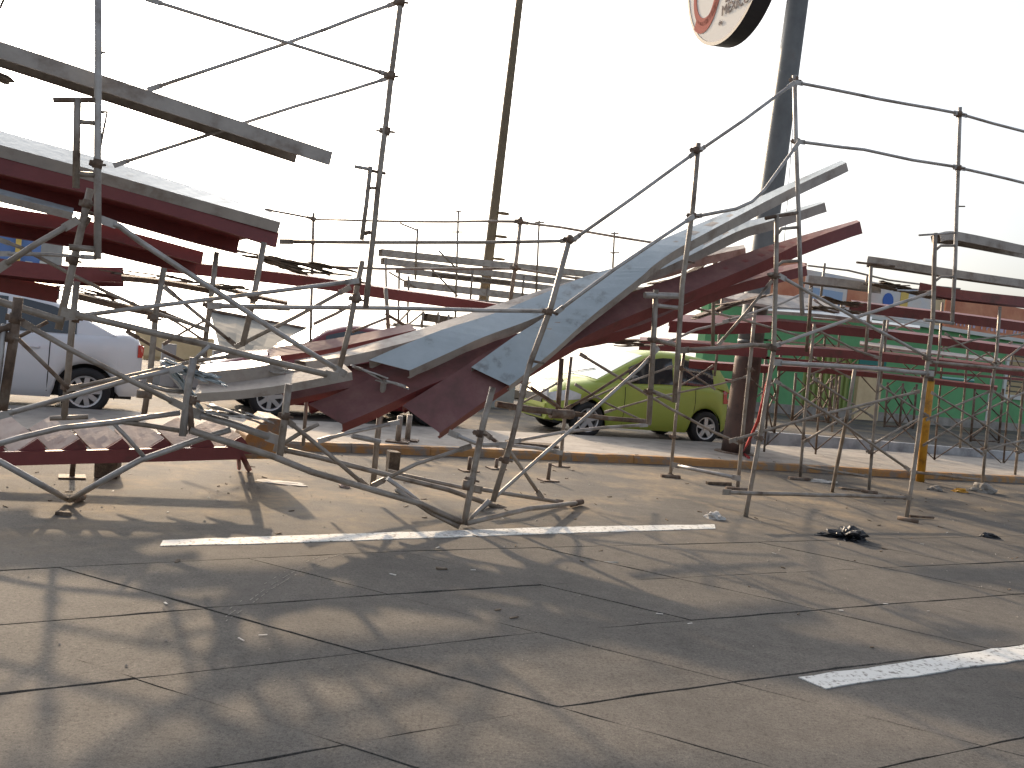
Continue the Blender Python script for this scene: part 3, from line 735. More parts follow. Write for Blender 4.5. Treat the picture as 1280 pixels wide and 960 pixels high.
    for sgn in (1, -1):
        bm = bmesh.new(); box(bm, (wb + fo + .006, sgn * w * .8, (c['hlz'][0] + c['hlz'][1]) / 2), *AX, .014, w * .17, (c['hlz'][1] - c['hlz'][0]) / 2); link('headlight', bm, 'lens', t)
        bm = bmesh.new(); box(bm, (-ro - .004, sgn * ww(-ro) * .8, (c['tlz'][0] + c['tlz'][1]) / 2), *AX, .012, w * .10, (c['tlz'][1] - c['tlz'][0]) / 2.6); link('tail_light', bm, 'redlens', t)
    fbox('rear_bumper_strip', -ro - .004, c['sill'] + .26, .02, ww(-ro) * .95, .05, paint)
    fbox('number_plate', -ro - .012, c['tlz'][0] - .05, .006, .17, .06, 'wframe')
    bm = bmesh.new(); tube(bm, [(c['ws'][1] - .03, -.35, ip(gx, c['ws'][1] - .03) + .05), (c['ws'][1] - .25, .1, ip(gx, c['ws'][1] - .25) + .05)], .008, 5); link('wiper', bm, 'dark', t)
    return t
SED = dict(wb=2.5, ro=.64, fo=.8, wr=.295, hw=.84, sill=.2, paint='carwhite',
    top=[(-.64, .86), (-.6, .98), (-.45, 1.03), (-.1, 1.0), (1.9, .93), (2.3, .92), (2.9, .84), (3.2, .72), (3.3, .6)],
    roof=[(-.32, 1.0), (0, 1.16), (.4, 1.37), (.75, 1.44), (1.2, 1.46), (1.45, 1.42), (1.7, 1.33), (2.3, .93)],
    windows=[(.14, .82), (.9, 1.72)], ws=(1.62, 2.26), rs=(-.26, .36), seams=(.42, 1.28 - .46, 1.85), handles=(.62, 1.2), mirror=1.78, mirrorm='carwhite', hl=.35, hlz=(.6, .73), tl=.06, tlz=(.76, .92), spokes=9)
rw = g(103, 518); h1 = -(UX * math.cos(R_(12)) + VX * math.sin(R_(-12)))
h1 = (-UX).normalized()
make_car('parked_car', 'white sedan seen from its side behind the left scaffold', rw + VX * .73, h1, 1.0, SED)
RED = dict(SED); RED.update(paint='carred', mirrorm='carred', spokes=7)
rw2 = g(334, 521) + UX * 2.5
make_car('parked_car', 'dark red sedan mostly hidden behind the fallen planks, front wheel showing', rw2 + VX * .73, h1, 1.0, RED)
HAT = dict(wb=2.37, ro=.52, fo=.68, wr=.295, hw=.79, sill=.19, paint='cargreen',
    top=[(-.52, .82), (-.46, .98), (-.2, 1.02), (.8, .985), (1.7, .95), (2.25, .93), (2.7, .84), (2.95, .70), (3.05, .56)],
    roof=[(-.47, 1.0), (-.40, 1.2), (-.26, 1.42), (0, 1.50), (.5, 1.54), (.95, 1.53), (1.3, 1.44), (1.7, 1.24), (2.28, .94)],
    windows=[(-.12, .62), (.74, 1.62)], ws=(1.28, 2.22), rs=(-.45, -.28), seams=(.3, .68, 1.72), handles=(1.0,), mirror=1.62, mirrorm='dark', hl=.5, hlz=(.57, .74), tl=.16, tlz=(.75, 1.0), spokes=5, vent=1)
ga, gb = g(879, 556), g(732, 547); hd = gb - ga; sc_g = hd.length / 2.37
nl = Vector((-hd.y, hd.x, 0)).normalized()
make_car('parked_car', 'lime green five-door hatchback parked with its nose to the left', ga - nl * .75 * sc_g * 1, hd.normalized(), sc_g, HAT)
print('green scale', sc_g)

# ================================================================== SCAFFOLD (traced tube by tube at its real distance)
RF, RR, RB = .023, .0165, .0145
def brace(label, pts, s, r=RB, m='galv', group='cross braces of the stands', name='brace_tube', cat='brace tube'):
    P = [P3(p, s) for p in pts]; bm = bmesh.new(); flat_end_tube(bm, P, r); return tag(link(name, bm, m), label, cat, group)
def rail(label, pts, s, r=RR, m='galv', group='guard rail tubes', cat='guard rail'):
    P = [P3(p, s) for p in pts]; bm = bmesh.new(); flat_end_tube(bm, P, r); return tag(link('guard_rail', bm, m), label, cat, group)
def frame(label, parts, s, clamps=(), group='scaffold sections', cat='scaffold frame', name='scaffold_section'):
    return grp(name, label, cat, group, parts, s, clamps)
def cross(label, a, b, s, r=RB, m='galv', group='cross braces of the stands'):
    return frame(label, [('tube', r, a, m, 1), ('tube', r, [P3(p, s) + VX * .045 for p in b], m, 1)], s, group=group, cat='cross brace', name='cross_brace')

# ---------- left: guard posts and frames
frame('tall upright guard post at the left with short ladder frame behind it', [
    ('post', .0238, [(122, -60), (123, 60), (122, 180), (122, 324)], 'galv'),
    ('rung', .0176, [(66, 125), (119, 125)], 'rusty'), ('rung', .0158, [(96, 152), (120, 154)], 'steel'), ('rung', .0176, [(93, 217), (120, 219)], 'steel'),
    ('short_post', .0229, [(97, 123), (96, 170), (95, 235)], 'steel'), ('strut', .0106, [(127, 140), (134, 140), (124, 190)], 'steel'),
    ('pin', .008, [(122, 66), (132, 66)], 'rusty'), ('lower_rung', .0211, [(86, 309), (119, 312)], 'steel')], 6.35, [(122, 205)])
frame('rusty peeling post leaning left beside the tall guard post', [
    ('post', .0246, [(113, 236), (104, 275), (88, 345), (73, 412)], 'steel'),
    ('lug', .014, [(105, 262), (116, 268)], 'rusty'), ('lug', .014, [(100, 290), (113, 272)], 'rusty')], 6.45, [(109, 255), (92, 326)])
frame('upright scaffold post below the leaning rusty post, in front of the white car', [
    ('post', .0229, [(96, 352), (90, 410), (80, 524)], 'steel'), ('foot_rung', .0176, [(62, 523), (110, 521)], 'steel')], 6.9, [(94, 398), (85, 485)])
frame('thick rusty scaffold post at the far left edge beside the white car', [
    ('post', .0264, [(23, 372), (16, 430), (3, 513)], 'rusty'), ('thin_post', .0158, [(5, 405), (0, 455), (-6, 500)], 'galv'),
    ('arm', .0211, [(-20, 418), (14, 408)], 'rusty')], 5.6, [(19, 398), (14, 422)])
frame('post with sunlit left edge standing just right of the white car', [('post', .0229, [(205, 335), (195, 390), (187, 475), (180, 518)], 'steel'), ('plate', .03, [(171, 492), (190, 494)], 'rusty')], 6.9, [(193, 398)])
frame('post right of the white car holding the brace crossing, third from left', [('post', .0211, [(271, 315), (264, 370), (254, 446)], 'steel')], 7.2, [(262, 382)])
frame('post in front of the grey tarpaulin', [('post', .0229, [(330, 303), (316, 378), (303, 432)], 'steel')], 6.8, [(318, 372)])
frame('short bent channel post hanging above the fallen steps', [('post', .0264, [(242, 447), (236, 480), (228, 545)], 'galv'), ('bent_arm', .0141, [(243, 450), (262, 432)], 'galv'), ('foot_lug', .022, [(236, 500), (240, 542)], 'rusty')], 6.25, [(240, 500)])
frame('leaning coupler post left of the tall central guard post', [('post', .0211, [(453, 326), (446, 360), (437, 410), (424, 462)], 'steel'), ('bolt', .03, [(444, 366), (449, 377)], 'rusty')], 6.55, [(447, 352), (445, 374)])
frame('tall central guard post cut by the top edge with ladder stub', [
    ('post', .0224, [(502, -30), (500, 10), (489, 95), (472, 240), (457, 385)], 'steel'),
    ('short_post', .0176, [(463, 208), (458, 255), (452, 300)], 'steel'), ('rung', .0141, [(443, 208), (465, 212)], 'galv'), ('rung', .0123, [(462, 213), (482, 217)], 'rusty'),
    ('rung', .0106, [(461, 235), (474, 235)], 'rusty'), ('lug', .016, [(455, 292), (463, 290)], 'rusty'), ('pin', .007, [(470, 163), (494, 166)], 'rusty')], 6.45, [(489, 95), (501, 3), (483, 164)])
cross('pair of thin crossing braces high against the sky at upper left', [(185, -1), (310, 38), (487, 94)], [(499, 1), (360, 52), (188, 110)], 6.5, .0136)
brace('single thin brace running from the central post down to the left behind the top plank', [(487, 97), (310, 152), (145, 206)], 6.75, .0128)
brace('long diagonal brace from beside the tall left post down to the plank ends', [(128, 275), (150, 283), (175, 302), (282, 372), (348, 416), (430, 467)], 6.35, .0194)
brace('long flat brace rising right across the posts to the leaning coupler post', [(80, 397), (190, 383), (320, 367), (446, 351)], 6.45, .0158)
brace('short thick tube sloping down to the left leaning post foot, over the white car roof', [(-10, 374), (78, 401)], 6.25, .023, 'steel')
brace('thick straight tube sloping down right from the leaning post foot to the plank ends', [(80, 390), (250, 429), (420, 471)], 6.3, .0229, 'steel')
brace('brace climbing from the far left edge to the rusty leaning post', [(-5, 338), (45, 305), (95, 276)], 6.2, .0185, 'steel')
brace('thin level tube crossing behind the rusty leaning post', [(-5, 317), (60, 318), (118, 322)], 7.0, .0132)
brace('thin brace dropping right from the far left edge under the red planks', [(-5, 298), (25, 309), (80, 338), (131, 364), (180, 386), (258, 412)], 7.1, .0132, 'steel')
brace('short brace between the second and third posts right of the white car', [(207, 360), (252, 397), (295, 432)], 7.15, .0141, 'steel')
brace('brace rising from the tarpaulin post foot to the coupler post', [(296, 433), (370, 396), (436, 360)], 6.9, .0158, 'steel')
brace('brace crossing the white car door down to the right', [(26, 402), (90, 438), (160, 474), (228, 508)], 5.9, .0167, 'steel')
brace('thin rusty brace across the rear door of the white car', [(22, 423), (52, 452), (86, 486)], 6.3, .0132, 'rusty')
brace('short thin brace over the rear window of the white car', [(22, 422), (60, 402)], 6.6, .0123, 'rusty')
brace('upper of two near-level tubes rising right past the white car wheel', [(86, 486), (160, 470), (240, 452), (298, 444)], 6.6, .0141, 'steel')
brace('lower of two near-level tubes rising right past the white car wheel', [(-5, 521), (82, 497), (160, 475), (225, 460)], 6.0, .0167)
brace('thin brace between white car and tarpaulin below the long tube', [(160, 415), (195, 435), (252, 462)], 7.4, .0123, 'rusty')
brace('brace lying on the bent frame towards the kinked channel post', [(160, 474), (208, 488), (230, 490)], 6.5, .0150)
# ---------- fallen frame on the ground at left
frame('bent scaffold frame lying on the ground in front of the fallen steps', [
    ('bent_tube', .0194, [(-20, 560), (25, 547), (75, 535), (142, 528), (187, 521), (225, 516)], 'galv'),
    ('link_tube', .0150, [(142, 529), (160, 548), (180, 571)], 'galv'),
    ('base_tube', .0211, [(-15, 570), (0, 577), (50, 605), g(84, 624, .03)], 'galv'),
    ('base_tube', .0220, [g(87, 625, .03), (130, 600), (175, 575), (255, 547), (288, 537)], 'galv'),
    ('back_tube', .0176, [(150, 527), (187, 532), (235, 540)], 'steel'), ('end_pin', .03, [g(95, 624, .03), g(103, 621, .03)], 'rusty')], 6.5)
# ---------- collapsed centre
frame('collapsed frame dragged down from the left to the lowest corner at the lane line', [
    ('bottom_tube', .0238, [(238, 538), (340, 570), (390, 590), (465, 612), (527, 630), g(577, 653, .05)], 'steel'),
    ('low_curve', .0176, [(495, 612), (540, 642), g(574, 659, .02)], 'steel'),
    ('front_post', .0255, [(616, 484), (604, 530), (592, 590), g(580, 656, .02)], 'steel'),
    ('side_tube', .0220, [g(584, 654, .04), (660, 636), g(724, 628, .03)], 'steel'),
    ('end_socket', .031, [g(714, 630, .035), g(727, 627, .035)], 'rusty'),
    ('short_strut', .0158, [(611, 625), (591, 645), (586, 654)], 'galv'), ('collar', .036, [(584, 600), (583, 612)], 'rusty')], 6.2, [(600, 542), (590, 600)])
frame('tall leaning guard post in front of the grey fallen planks', [
    ('post', .0246, [(713, 294), (688, 386), (662, 456), (640, 548), (616, 627)], 'steel'), ('bolt', .011, [(664, 451), (680, 454)], 'rusty'), ('bolt', .012, [(686, 388), (697, 393)], 'rusty')], 6.42, [(712, 300), (686, 390), (632, 575)])
brace('long lower tube of the collapsed frame behind the front bottom tube', [(345, 560), (400, 572), (490, 595), (560, 612), (630, 637)], 6.9, .0220, 'steel')
brace('second low tube behind the collapsed corner running right', [(486, 590), (585, 611), (600, 614)], 7.0, .0176, 'steel')
brace('low tube from the collapsed corner to the post foot at right', [(592, 610), (640, 618), g(702, 628, .03)], 6.8, .0194, 'steel')
brace('wide beam littered with scrap sloping right below the blue-grey planks', [(238, 515), (290, 530), (347, 550)], 6.5, .0264, 'galv')
brace('bowed tube curving down to the collapsed corner', [(484, 598), (510, 616), (530, 632)], 6.3, .0176)
frame('post of the collapsed bay below the left red plank end', [('post', .0255, [(480, 475), (472, 545), (466, 608)], 'steel')], 7.15)
frame('post of the collapsed bay right of the fallen steps', [('post', .0264, [(361, 480), (355, 530), (349, 575)], 'steel')], 6.4, [(357, 520)])
frame('thin sunlit post behind the collapsed bay, below the grey plank end', [('post', .0158, [(385, 478), (382, 515), (379, 557)], 'steel')], 7.4)
cross('small crossed braces in the collapsed bay', [(357, 524), (410, 567), (458, 608)], [(354, 557), (376, 543), (400, 531)], 6.5, .0167, 'steel')
brace('brace rising right from the middle post foot to the front post', [(468, 606), (520, 580), (587, 558)], 6.4, .0167, 'steel')
brace('slanting tube from the short rear post to the front post', [(400, 551), (432, 542), (497, 528)], 7.0, .0158)
brace('tube under the red plank ends running right to the front post', [(440, 545), (475, 552)], 6.9, .0211)
brace('upper tube joining the red plank ends to the front post', [(563, 541), (600, 556), (632, 556)], 6.7, .0194)
brace('diagonal tube behind the leaning post down to the ground tube', [(605, 541), (638, 565), (677, 622)], 6.9, .0176, 'steel')
brace('level tube behind the leaning post ending at the thin post', [(630, 556), (670, 560), (701, 566)], 7.2, .0167)
brace('light bare tube rising steeply right across the green car', [(585, 652), (625, 616), (705, 545), (800, 460), (822, 436)], 6.75, .0167)
brace('bent level tube under the green car running right', [(641, 552), (705, 540), (760, 534), (808, 531)], 7.2, .0158)
frame('dark rusty beam with bulging socket in front of the green car wheel', [
    ('beam', .0299, [(620, 505), (657, 511), (700, 516)], 'rusty'), ('socket', .045, [(688, 517), (716, 518)], 'rusty'), ('beam_end', .0229, [(716, 517), (760, 523), (812, 527)], 'rusty')], 7.1)
frame('paired posts in front of the green car bonnet', [('post', .0246, [(702, 448), (699, 490), (697, 519)], 'rusty'), ('lit_post', .0176, [(714, 446), (706, 520), (700, 583)], 'steel')], 7.4, [(709, 520)])
brace('dark brace from the post pair up to the green car mirror', [(706, 512), (740, 493), (812, 447)], 7.3, .0150, 'rusty')
brace('thin brace from the leaning post to the socket beam', [(663, 484), (690, 502), (702, 512)], 7.2, .0158, 'rusty')
brace('long thin brace crossing the green car down to the median pole', [(726, 443), (787, 480), (840, 512), (892, 540), (922, 553)], 8.3, .0167, 'steel')
brace('thin brace rising right across the green car rear door', [(757, 515), (820, 497), (900, 480), (936, 470)], 8.6, .0123, 'steel')
brace('thin brace over the green car door, upper one', [(727, 503), (780, 480), (840, 458)], 8.4, .0123, 'steel')
brace('thin brace dropping across the green car sill', [(720, 481), (760, 505), (812, 530)], 8.4, .0123, 'steel')
frame('post standing under the sagging plank, in front of the green car door', [
    ('post', .0264, [(820, 362), (816, 440), (811, 530)], 'steel'), ('top_plate', .03, [(806, 369), (850, 370)], 'galv'), ('rung', .0194, [(820, 382), (851, 385)], 'galv'),
    ('rung', .0194, [(816, 424), (848, 432)], 'steel'), ('rung', .0211, [(815, 489), (842, 500)], 'steel')], 6.72, [(817, 425), (812, 490)])
frame('rail post bowed against the sky with its foot by the green car door', [('post', .0238, [(873, 179), (866, 260), (853, 355), (848, 430), (843, 503)], 'steel'), ('pin', .011, [(858, 327), (868, 328)], 'rusty')], 6.45, [(870, 188), (866, 270)])
frame('sunlit slim post with base plate standing between green car and median pole', [('post', .0211, [(855, 440), (845, 520), g(838, 595, .0)], 'steel'), ('base_plate', .05, [g(838, 596, .0), g(838, 596, .012)], 'rusty'),
    ('base_plate', .028, [g(826, 595, .012), g(850, 597, .012)], 'rusty')], 8.82, [(851, 460), (842, 546)])
brace('low foot tube between the slim post and the next post by the median', [g(841, 581, .3), g(924, 598, .3)], 8.4, .0211)
frame('slim post right of the median pole with flat plate foot', [('post', .0229, [(944, 385), (939, 440), (930, 525), g(922, 610, .0)], 'steel'), ('base_plate', .03, [g(907, 611, .012), g(934, 613, .012)], 'rusty')], 7.99, [(938, 462), (926, 552)])
frame('near tall frame beside the thick pole standing splayed on the road', [
    ('post', .0238, [(971, 268), (970, 340), (967, 440), (950, 545), g(932, 646, .0)], 'steel'),
    ('rail_post', .0229, [(993, 94), (995, 180), (998, 260), (1000, 330), (1003, 394)], 'galv'),
    ('curved_rung', .0176, [(957, 273), (971, 270), (997, 266)], 'rusty'), ('curved_rung', .0158, [(971, 294), (977, 286), (998, 284)], 'steel'),
    ('rung', .0158, [(971, 333), (978, 327), (1000, 326)], 'steel'), ('rung', .0158, [(968, 342), (960, 343)], 'steel')], 6.57, [(994, 100), (996, 177), (968, 345), (967, 436), (950, 548)])
brace('bottom tube joining the two splayed near posts', [(905, 615), (950, 617), (1050, 619), g(1137, 622, .25)], 6.45, .0211, 'steel')
brace('thick level tube across the near right bay at head height', [(969, 453), (1070, 459), (1166, 467)], 6.5, .0238)
cross('large crossed braces of the near right bay', [(975, 345), (1060, 392), (1160, 447)], [(972, 433), (1070, 398), (1170, 365)], 6.55, .0185)
cross('lower crossed braces of the near right bay down to the road', [(969, 476), (1050, 527), (1136, 587)], [(917, 552), (1030, 519), (1153, 490)], 6.6, .0158, 'steel')
frame('near tall frame at the right standing splayed on the road beside the yellow post', [
    ('post', .0246, [(1169, 291), (1166, 400), (1158, 465), (1148, 545), g(1133, 648, 0)], 'steel'),
    ('rail_post', .0220, [(1200, 134), (1197, 230), (1194, 330), (1190, 406)], 'galv'),
    ('rung', .0176, [(1155, 400), (1192, 404)], 'galv'), ('rung', .0150, [(1169, 313), (1176, 307), (1195, 307)], 'steel'), ('rung', .0150, [(1168, 352), (1176, 346), (1194, 346)], 'steel'),
    ('top_tube', .0114, [(1149, 294), (1195, 291)], 'galv'), ('pin', .008, [(1198, 258), (1206, 258)], 'rusty'), ('base_plate', .03, [g(1122, 648, .01), g(1148, 653, .01)], 'rusty')], 6.5, [(1199, 143), (1198, 210), (1160, 448), (1158, 470)])
brace('dark foot bar lying beside the right splayed post', [g(1137, 645, .02), g(1167, 647, .02)], 6.5, .0141, 'rusty')
frame('short leaning inner post hanging from the level tube', [('post', .0229, [(1069, 458), (1060, 515), g(1040, 615, .0)], 'steel')], 7.2)
frame('slim second-row post left, standing on a small plate', [('post', .0220, [(1018, 405), (1013, 450), (1006, 520), g(1000, 598, 0)], 'steel'), ('base_plate', .03, [g(986, 598, .01), g(1012, 600, .01)], 'rusty')], 8.8, [(1007, 550)])
frame('slim second-row post in the middle of the right bay on a plate', [('post', .0220, [(1106, 400), (1101, 440), (1094, 520), g(1086, 614, 0)], 'steel'), ('base_plate', .03, [g(1076, 614, .01), g(1097, 617, .01)], 'rusty')], 8.05, [(1088, 565)])
frame('second-row post right of the yellow post with sand heaped at its foot', [('post', .0229, [(1250, 383), (1246, 440), (1238, 500), g(1227, 614, 0)], 'steel')], 8.05, [(1243, 455), (1231, 562)])
frame('post at the right picture edge standing by the kerb', [('post', .0229, [(1288, 430), (1280, 480), g(1268, 600, 0)], 'steel')], 8.8, [(1273, 565)])
cross('second-row crossed braces left of the yellow post', [(1017, 473), (1050, 495), (1092, 522)], [(1008, 553), (1050, 527), (1096, 504)], 8.4, .0158, 'steel')
cross('crossed braces between second-row posts under the red planks', [(1098, 480), (1140, 508), (1160, 520)], [(1092, 558), (1130, 535), (1160, 520)], 8.2, .0150, 'steel')
cross('crossed braces right of the yellow post, upper pair', [(1165, 491), (1230, 530), (1283, 566)], [(1162, 525), (1200, 507), (1240, 490)], 8.1, .0158, 'steel')
cross('crossed braces right of the yellow post, lower pair', [(1164, 525), (1200, 548), (1230, 569)], [(1158, 557), (1210, 525), (1290, 488)], 8.15, .0150, 'steel')
brace('brace leaving the right post foot to the picture edge', [(1230, 564), (1255, 556), (1290, 548)], 8.0, .0158, 'steel')
brace('brace dropping to the picture edge from the far right post', [(1240, 488), (1262, 501), (1292, 520)], 8.1, .0158, 'steel')
cross('upper crossed braces at the right edge below the red planks', [(1182, 417), (1215, 440), (1246, 458)], [(1182, 437), (1222, 425), (1285, 417)], 8.0, .0132, 'steel')
brace('dark brace rising to the right picture edge from the post junction', [(1246, 457), (1262, 445), (1285, 427)], 8.0, .0150, 'steel')
brace('level tube running off right at the post junction', [(1160, 452), (1245, 460), (1290, 464)], 7.9, .0220, 'steel')
brace('low tube on the kerb line between right-hand posts', [g(1140, 590, .15), g(1228, 600, .15)], 8, .0194, 'steel')
brace('low tube between second-row plate feet', [g(1003, 583, .12), g(1088, 596, .12)], 8, .0185, 'steel')
frame('stub post under the red planks right of the bowed rail post', [('post', .0211, [(893, 315), (892, 370), (891, 434)], 'steel')], 7.7)
brace('diagonal strut from the near frame down to the level beam', [(964, 352), (935, 388), (899, 430)], 6.9, .0158, 'steel')
brace('level beam from the bowed post to the near frame', [(852, 438), (900, 435), (940, 431), (966, 433)], 6.6, .0220, 'steel')
brace('pale tube rising right from the level beam', [(905, 402), (975, 380), (1014, 362)], 7.8, .0141, 'galv')
brace('thin tube dropping right between the near frame and the debris', [(860, 383), (930, 400), (1000, 420)], 7.9, .0141, 'steel')
brace('curved tube under the sagging plank end', [(835, 428), (870, 412), (940, 395)], 7.9, .0141, 'galv')
brace('thin brace under the grey seats behind the near right bay', [(1017, 410), (1070, 438), (1098, 447)], 7.8, .0150, 'steel')
frame('post carrying the middle grey seat plank', [('post', .0220, [(1089, 333), (1086, 390), (1082, 440)], 'steel'), ('seat_bracket', .014, [(1071, 328), (1118, 333)], 'rusty')], 7.6)
frame('post carrying the lower grey seat plank with brown bracket', [('post', .0229, [(1014, 357), (1012, 395), (1008, 440)], 'rusty'), ('seat_bracket', .014, [(1000, 353), (1030, 357)], 'rusty')], 8.0)
frame('bright post in front of the sign boards behind the near right frame', [('post', .0194, [(1178, 378), (1174, 440), (1168, 470)], 'steel')], 8.8)
frame('bright post between red planks in the middle of the right stand', [('post', .0194, [(1110, 400), (1104, 450), (1100, 480)], 'steel')], 9.2)
# ---------- guard rails
rail('top guard rail from the near frame to the right frame', [(995, 103), (1100, 124), (1199, 142)], 6.5)
rail('lower guard rail from the near frame to the right frame, slightly sagging', [(998, 177), (1080, 187), (1140, 200), (1198, 209)], 6.5)
rail('top guard rail running off the right edge', [(1202, 143), (1240, 154), (1295, 168)], 6.5)
rail('lower guard rail running off the right edge', [(1200, 210), (1240, 219), (1295, 232)], 6.5)
rail('top guard rail sloping down from the near frame to the bowed post', [(992, 104), (930, 150), (873, 189)], 6.5)
rail('top guard rail sloping from the bowed post to the leaning post', [(870, 190), (790, 248), (716, 300)], 6.45)
rail('kinked lower guard rail from the near frame to the bowed post', [(997, 180), (955, 238), (940, 252), (920, 261), (868, 271)], 6.5)
rail('lower guard rail running along the upper edge of the grey fallen plank', [(866, 271), (825, 298), (770, 335), (720, 372), (695, 391)], 6.42)
rail('upper level rail left of the leaning post, above the red plank', [(711, 301), (600, 303), (470, 303), (352, 302)], 6.9, .0150, 'steel')
rail('lower level rail left of the leaning post, thick and pale', [(686, 389), (600, 388), (480, 385), (360, 384), (262, 382)], 6.7, .0176, 'galv')
frame('far rail post behind the left red plank', [('post', .0211, [(392, 266), (390, 350), (388, 430)], 'steel')], 12.4, [(392, 274), (391, 303)])
frame('far rail post behind the middle of the grey planks', [('post', .0211, [(651, 271), (646, 320), (637, 382)], 'steel')], 8.3, [(650, 277), (644, 335)])
rail('far top rail between the two far rail posts', [S(391, 274, 12.4), S(520, 277, 10.2), S(650, 277, 8.3)], 9, .0158, 'steel')
rail('far top rail sloping right behind the bowed planks', [(651, 278), (700, 284), (770, 296), (827, 305)], 8.3, .0141, 'steel')
rail('far top rail left of the far post, half hidden by the left plank', [(332, 262), (360, 267), (391, 273)], 12.4, .0158, 'steel')
rail('far middle rail running right from the far post', [(391, 333), (480, 336), (600, 336), (645, 336), (727, 349)], 8.6, .0141, 'steel')
rail('thin far rail beside the red plank end at left', [(298, 314), (340, 322), (390, 333)], 10.5, .0123, 'steel')
brace('brace from the coupler post left to the far post', [(392, 405), (420, 392), (445, 378)], 8.2, .0158, 'steel')
brace('thin brace behind the coupler post to the right', [(440, 415), (485, 397)], 8.0, .0132, 'steel')
brace('short brace dropping right under the pale lower rail', [(482, 392), (500, 403), (518, 413)], 8.0, .0150, 'rusty')
frame('short post below the pale lower rail', [('post', .0194, [(482, 360), (484, 385), (486, 420)], 'steel')], 8.0)

# ================================================================== PLANKS
GS, GR, GF = 'grey seat planks', 'red walkway planks', 'fallen grey planks'
plank('topmost long grey plank at upper left with its end open to the sky', [(-60, 33), (60, 71), (416, 190)], [(-60, 46), (60, 84), (372, 188)], .1, 'tanp', (6.5, 6.85), GS)
plank('long grey plank resting on the big red plank at left', [(-60, 163), (0, 181), (130, 216), (240, 247), (351, 278)], [(-60, 142), (0, 163), (130, 199), (240, 233), (350, 269)], .085, ('greyp', 'tanp'), (6.9, 7.15), GS)
plank('big red walkway plank directly under the long grey plank at left', [(-60, 176), (0, 195), (130, 226), (240, 257), (349, 291)], [(-60, 205), (0, 223), (130, 254), (240, 285), (299, 300)], .12, 'redp', (6.95, 7.35), GR)
plank('pale narrow plank at the left edge ending at the rusty leaning post', [(-40, 233), (0, 243), (92, 266)], [(-40, 225), (0, 236), (92, 260)], .05, ('greyp', 'tanp'), (6.7, 6.85), GS)
plank('second red plank under the big one, ending at the square notch', [(-60, 243), (0, 258), (90, 272), (130, 281), (255, 315)], [(-60, 268), (0, 279), (90, 294), (130, 302), (245, 330)], .1, 'redp', (7.4, 7.8), GR)
plank('third red plank at left, short, behind the tall guard post', [(-40, 316), (0, 323), (80, 332), (154, 334)], [(-40, 320), (0, 328), (80, 338), (154, 341)], .15, 'redp', (9.8, 10.2), GR)
plank('lowest red plank at left with pale top above the white car', [(-40, 336), (0, 344), (75, 359)], [(-40, 326), (0, 335), (75, 352)], .17, 'redp', (10.2, 10.5), GR)
plank('long thin red plank reaching from the notch behind the grey planks', [(205, 325), (300, 335), (390, 346), (487, 361), (560, 371), (636, 383)], [(205, 320), (300, 331), (390, 343), (487, 359), (560, 370), (636, 382)], .11, 'redp', (8.5, 8.7), GR)
# fallen fan of planks
plank('front grey fallen plank creased in the middle and rising to the right tip', [(637, 482), (690, 440), (735, 399), (800, 347), (818, 331), (852, 308), (930, 266), (990, 235), (1058, 203)],
      [(589, 459), (642, 421), (678, 398), (745, 352), (775, 331), (815, 305), (915, 262), (980, 232), (1052, 200)], .095, ('greyp', 'tanp'), (6.68, 6.92), GF, jag=.002)
plank('second grey fallen plank, widest, with jagged open end above the red ones', [(512, 463), (563, 440), (605, 421), (672, 396), (760, 356), (830, 335), (920, 290), (967, 275), (1031, 253)],
      [(461, 450), (500, 433), (553, 412), (628, 388), (730, 346), (810, 322), (912, 282), (962, 270), (1029, 251)], .1, ('greyp', 'tanp'), (6.98, 7.2), GF, jag=.004)
plank('third grey fallen plank, rearmost and brightest on top', [(382, 452), (435, 445), (500, 430), (560, 412), (640, 387), (750, 357), (840, 336), (868, 324), (932, 310)],
      [(368, 450), (420, 440), (485, 423), (545, 405), (628, 378), (735, 345), (825, 324), (860, 316), (930, 306)], .09, 'tanp', (7.35, 7.55), GF, jag=.003)
plank('front red fallen plank under the creased grey one, with torn tip', [(550, 541), (612, 497), (663, 463), (720, 427), (780, 398), (855, 368), (955, 326), (1005, 302), (1075, 277)],
      [(503, 507), (565, 468), (618, 435), (690, 402), (755, 377), (828, 352), (930, 317), (990, 298), (1071, 275)], .13, ('reddust', 'redp'), (6.78, 7.02), 'fallen red planks', jag=.004)
plank('second red fallen plank with drooping corner, left of the torn one', [(428, 530), (473, 511), (540, 480), (590, 464), (700, 430), (800, 407), (900, 362), (1008, 332)],
      [(385, 505), (430, 488), (495, 460), (548, 445), (665, 412), (775, 390), (885, 350), (1004, 328)], .11, ('reddust', 'redp'), (7.02, 7.28), 'fallen red planks', jag=.004)
plank('crumpled red plank behind the collapsed left end of the fan', [(362, 500), (420, 488), (480, 476), (600, 445)], [(322, 468), (380, 460), (450, 455), (570, 430)], .09, ('reddust', 'redp'), (7.3, 7.5), 'fallen red planks')
plank('thin red plank lying on top behind the rear grey plank', [(338, 446), (400, 438), (440, 430), (520, 412)], [(334, 437), (352, 433), (430, 421), (512, 405)], .05, ('reddust', 'redp'), (7.6, 7.8), 'fallen red planks')
plank('low blue-grey crushed plank over the dark car wheel', [(243, 492), (300, 488), (355, 481), (440, 465)], [(247, 481), (300, 477), (350, 469), (430, 455)], .07, 'tanp', (6.9, 7.1), GF)
plank('dark-sided crushed plank with bright top left of the fan', [(247, 466), (290, 462), (323, 458), (352, 452)], [(252, 456), (290, 452), (320, 449), (350, 445)], .11, ('greyp', 'tanp'), (7.15, 7.45), GF)
plank('brown timber beam lying level below the square notch', [(152, 345), (200, 350), (268, 362)], [(152, 343), (200, 348), (268, 360)], .05, 'wood', (9.2, 9.35), name='timber_beam', cat='timber beam')
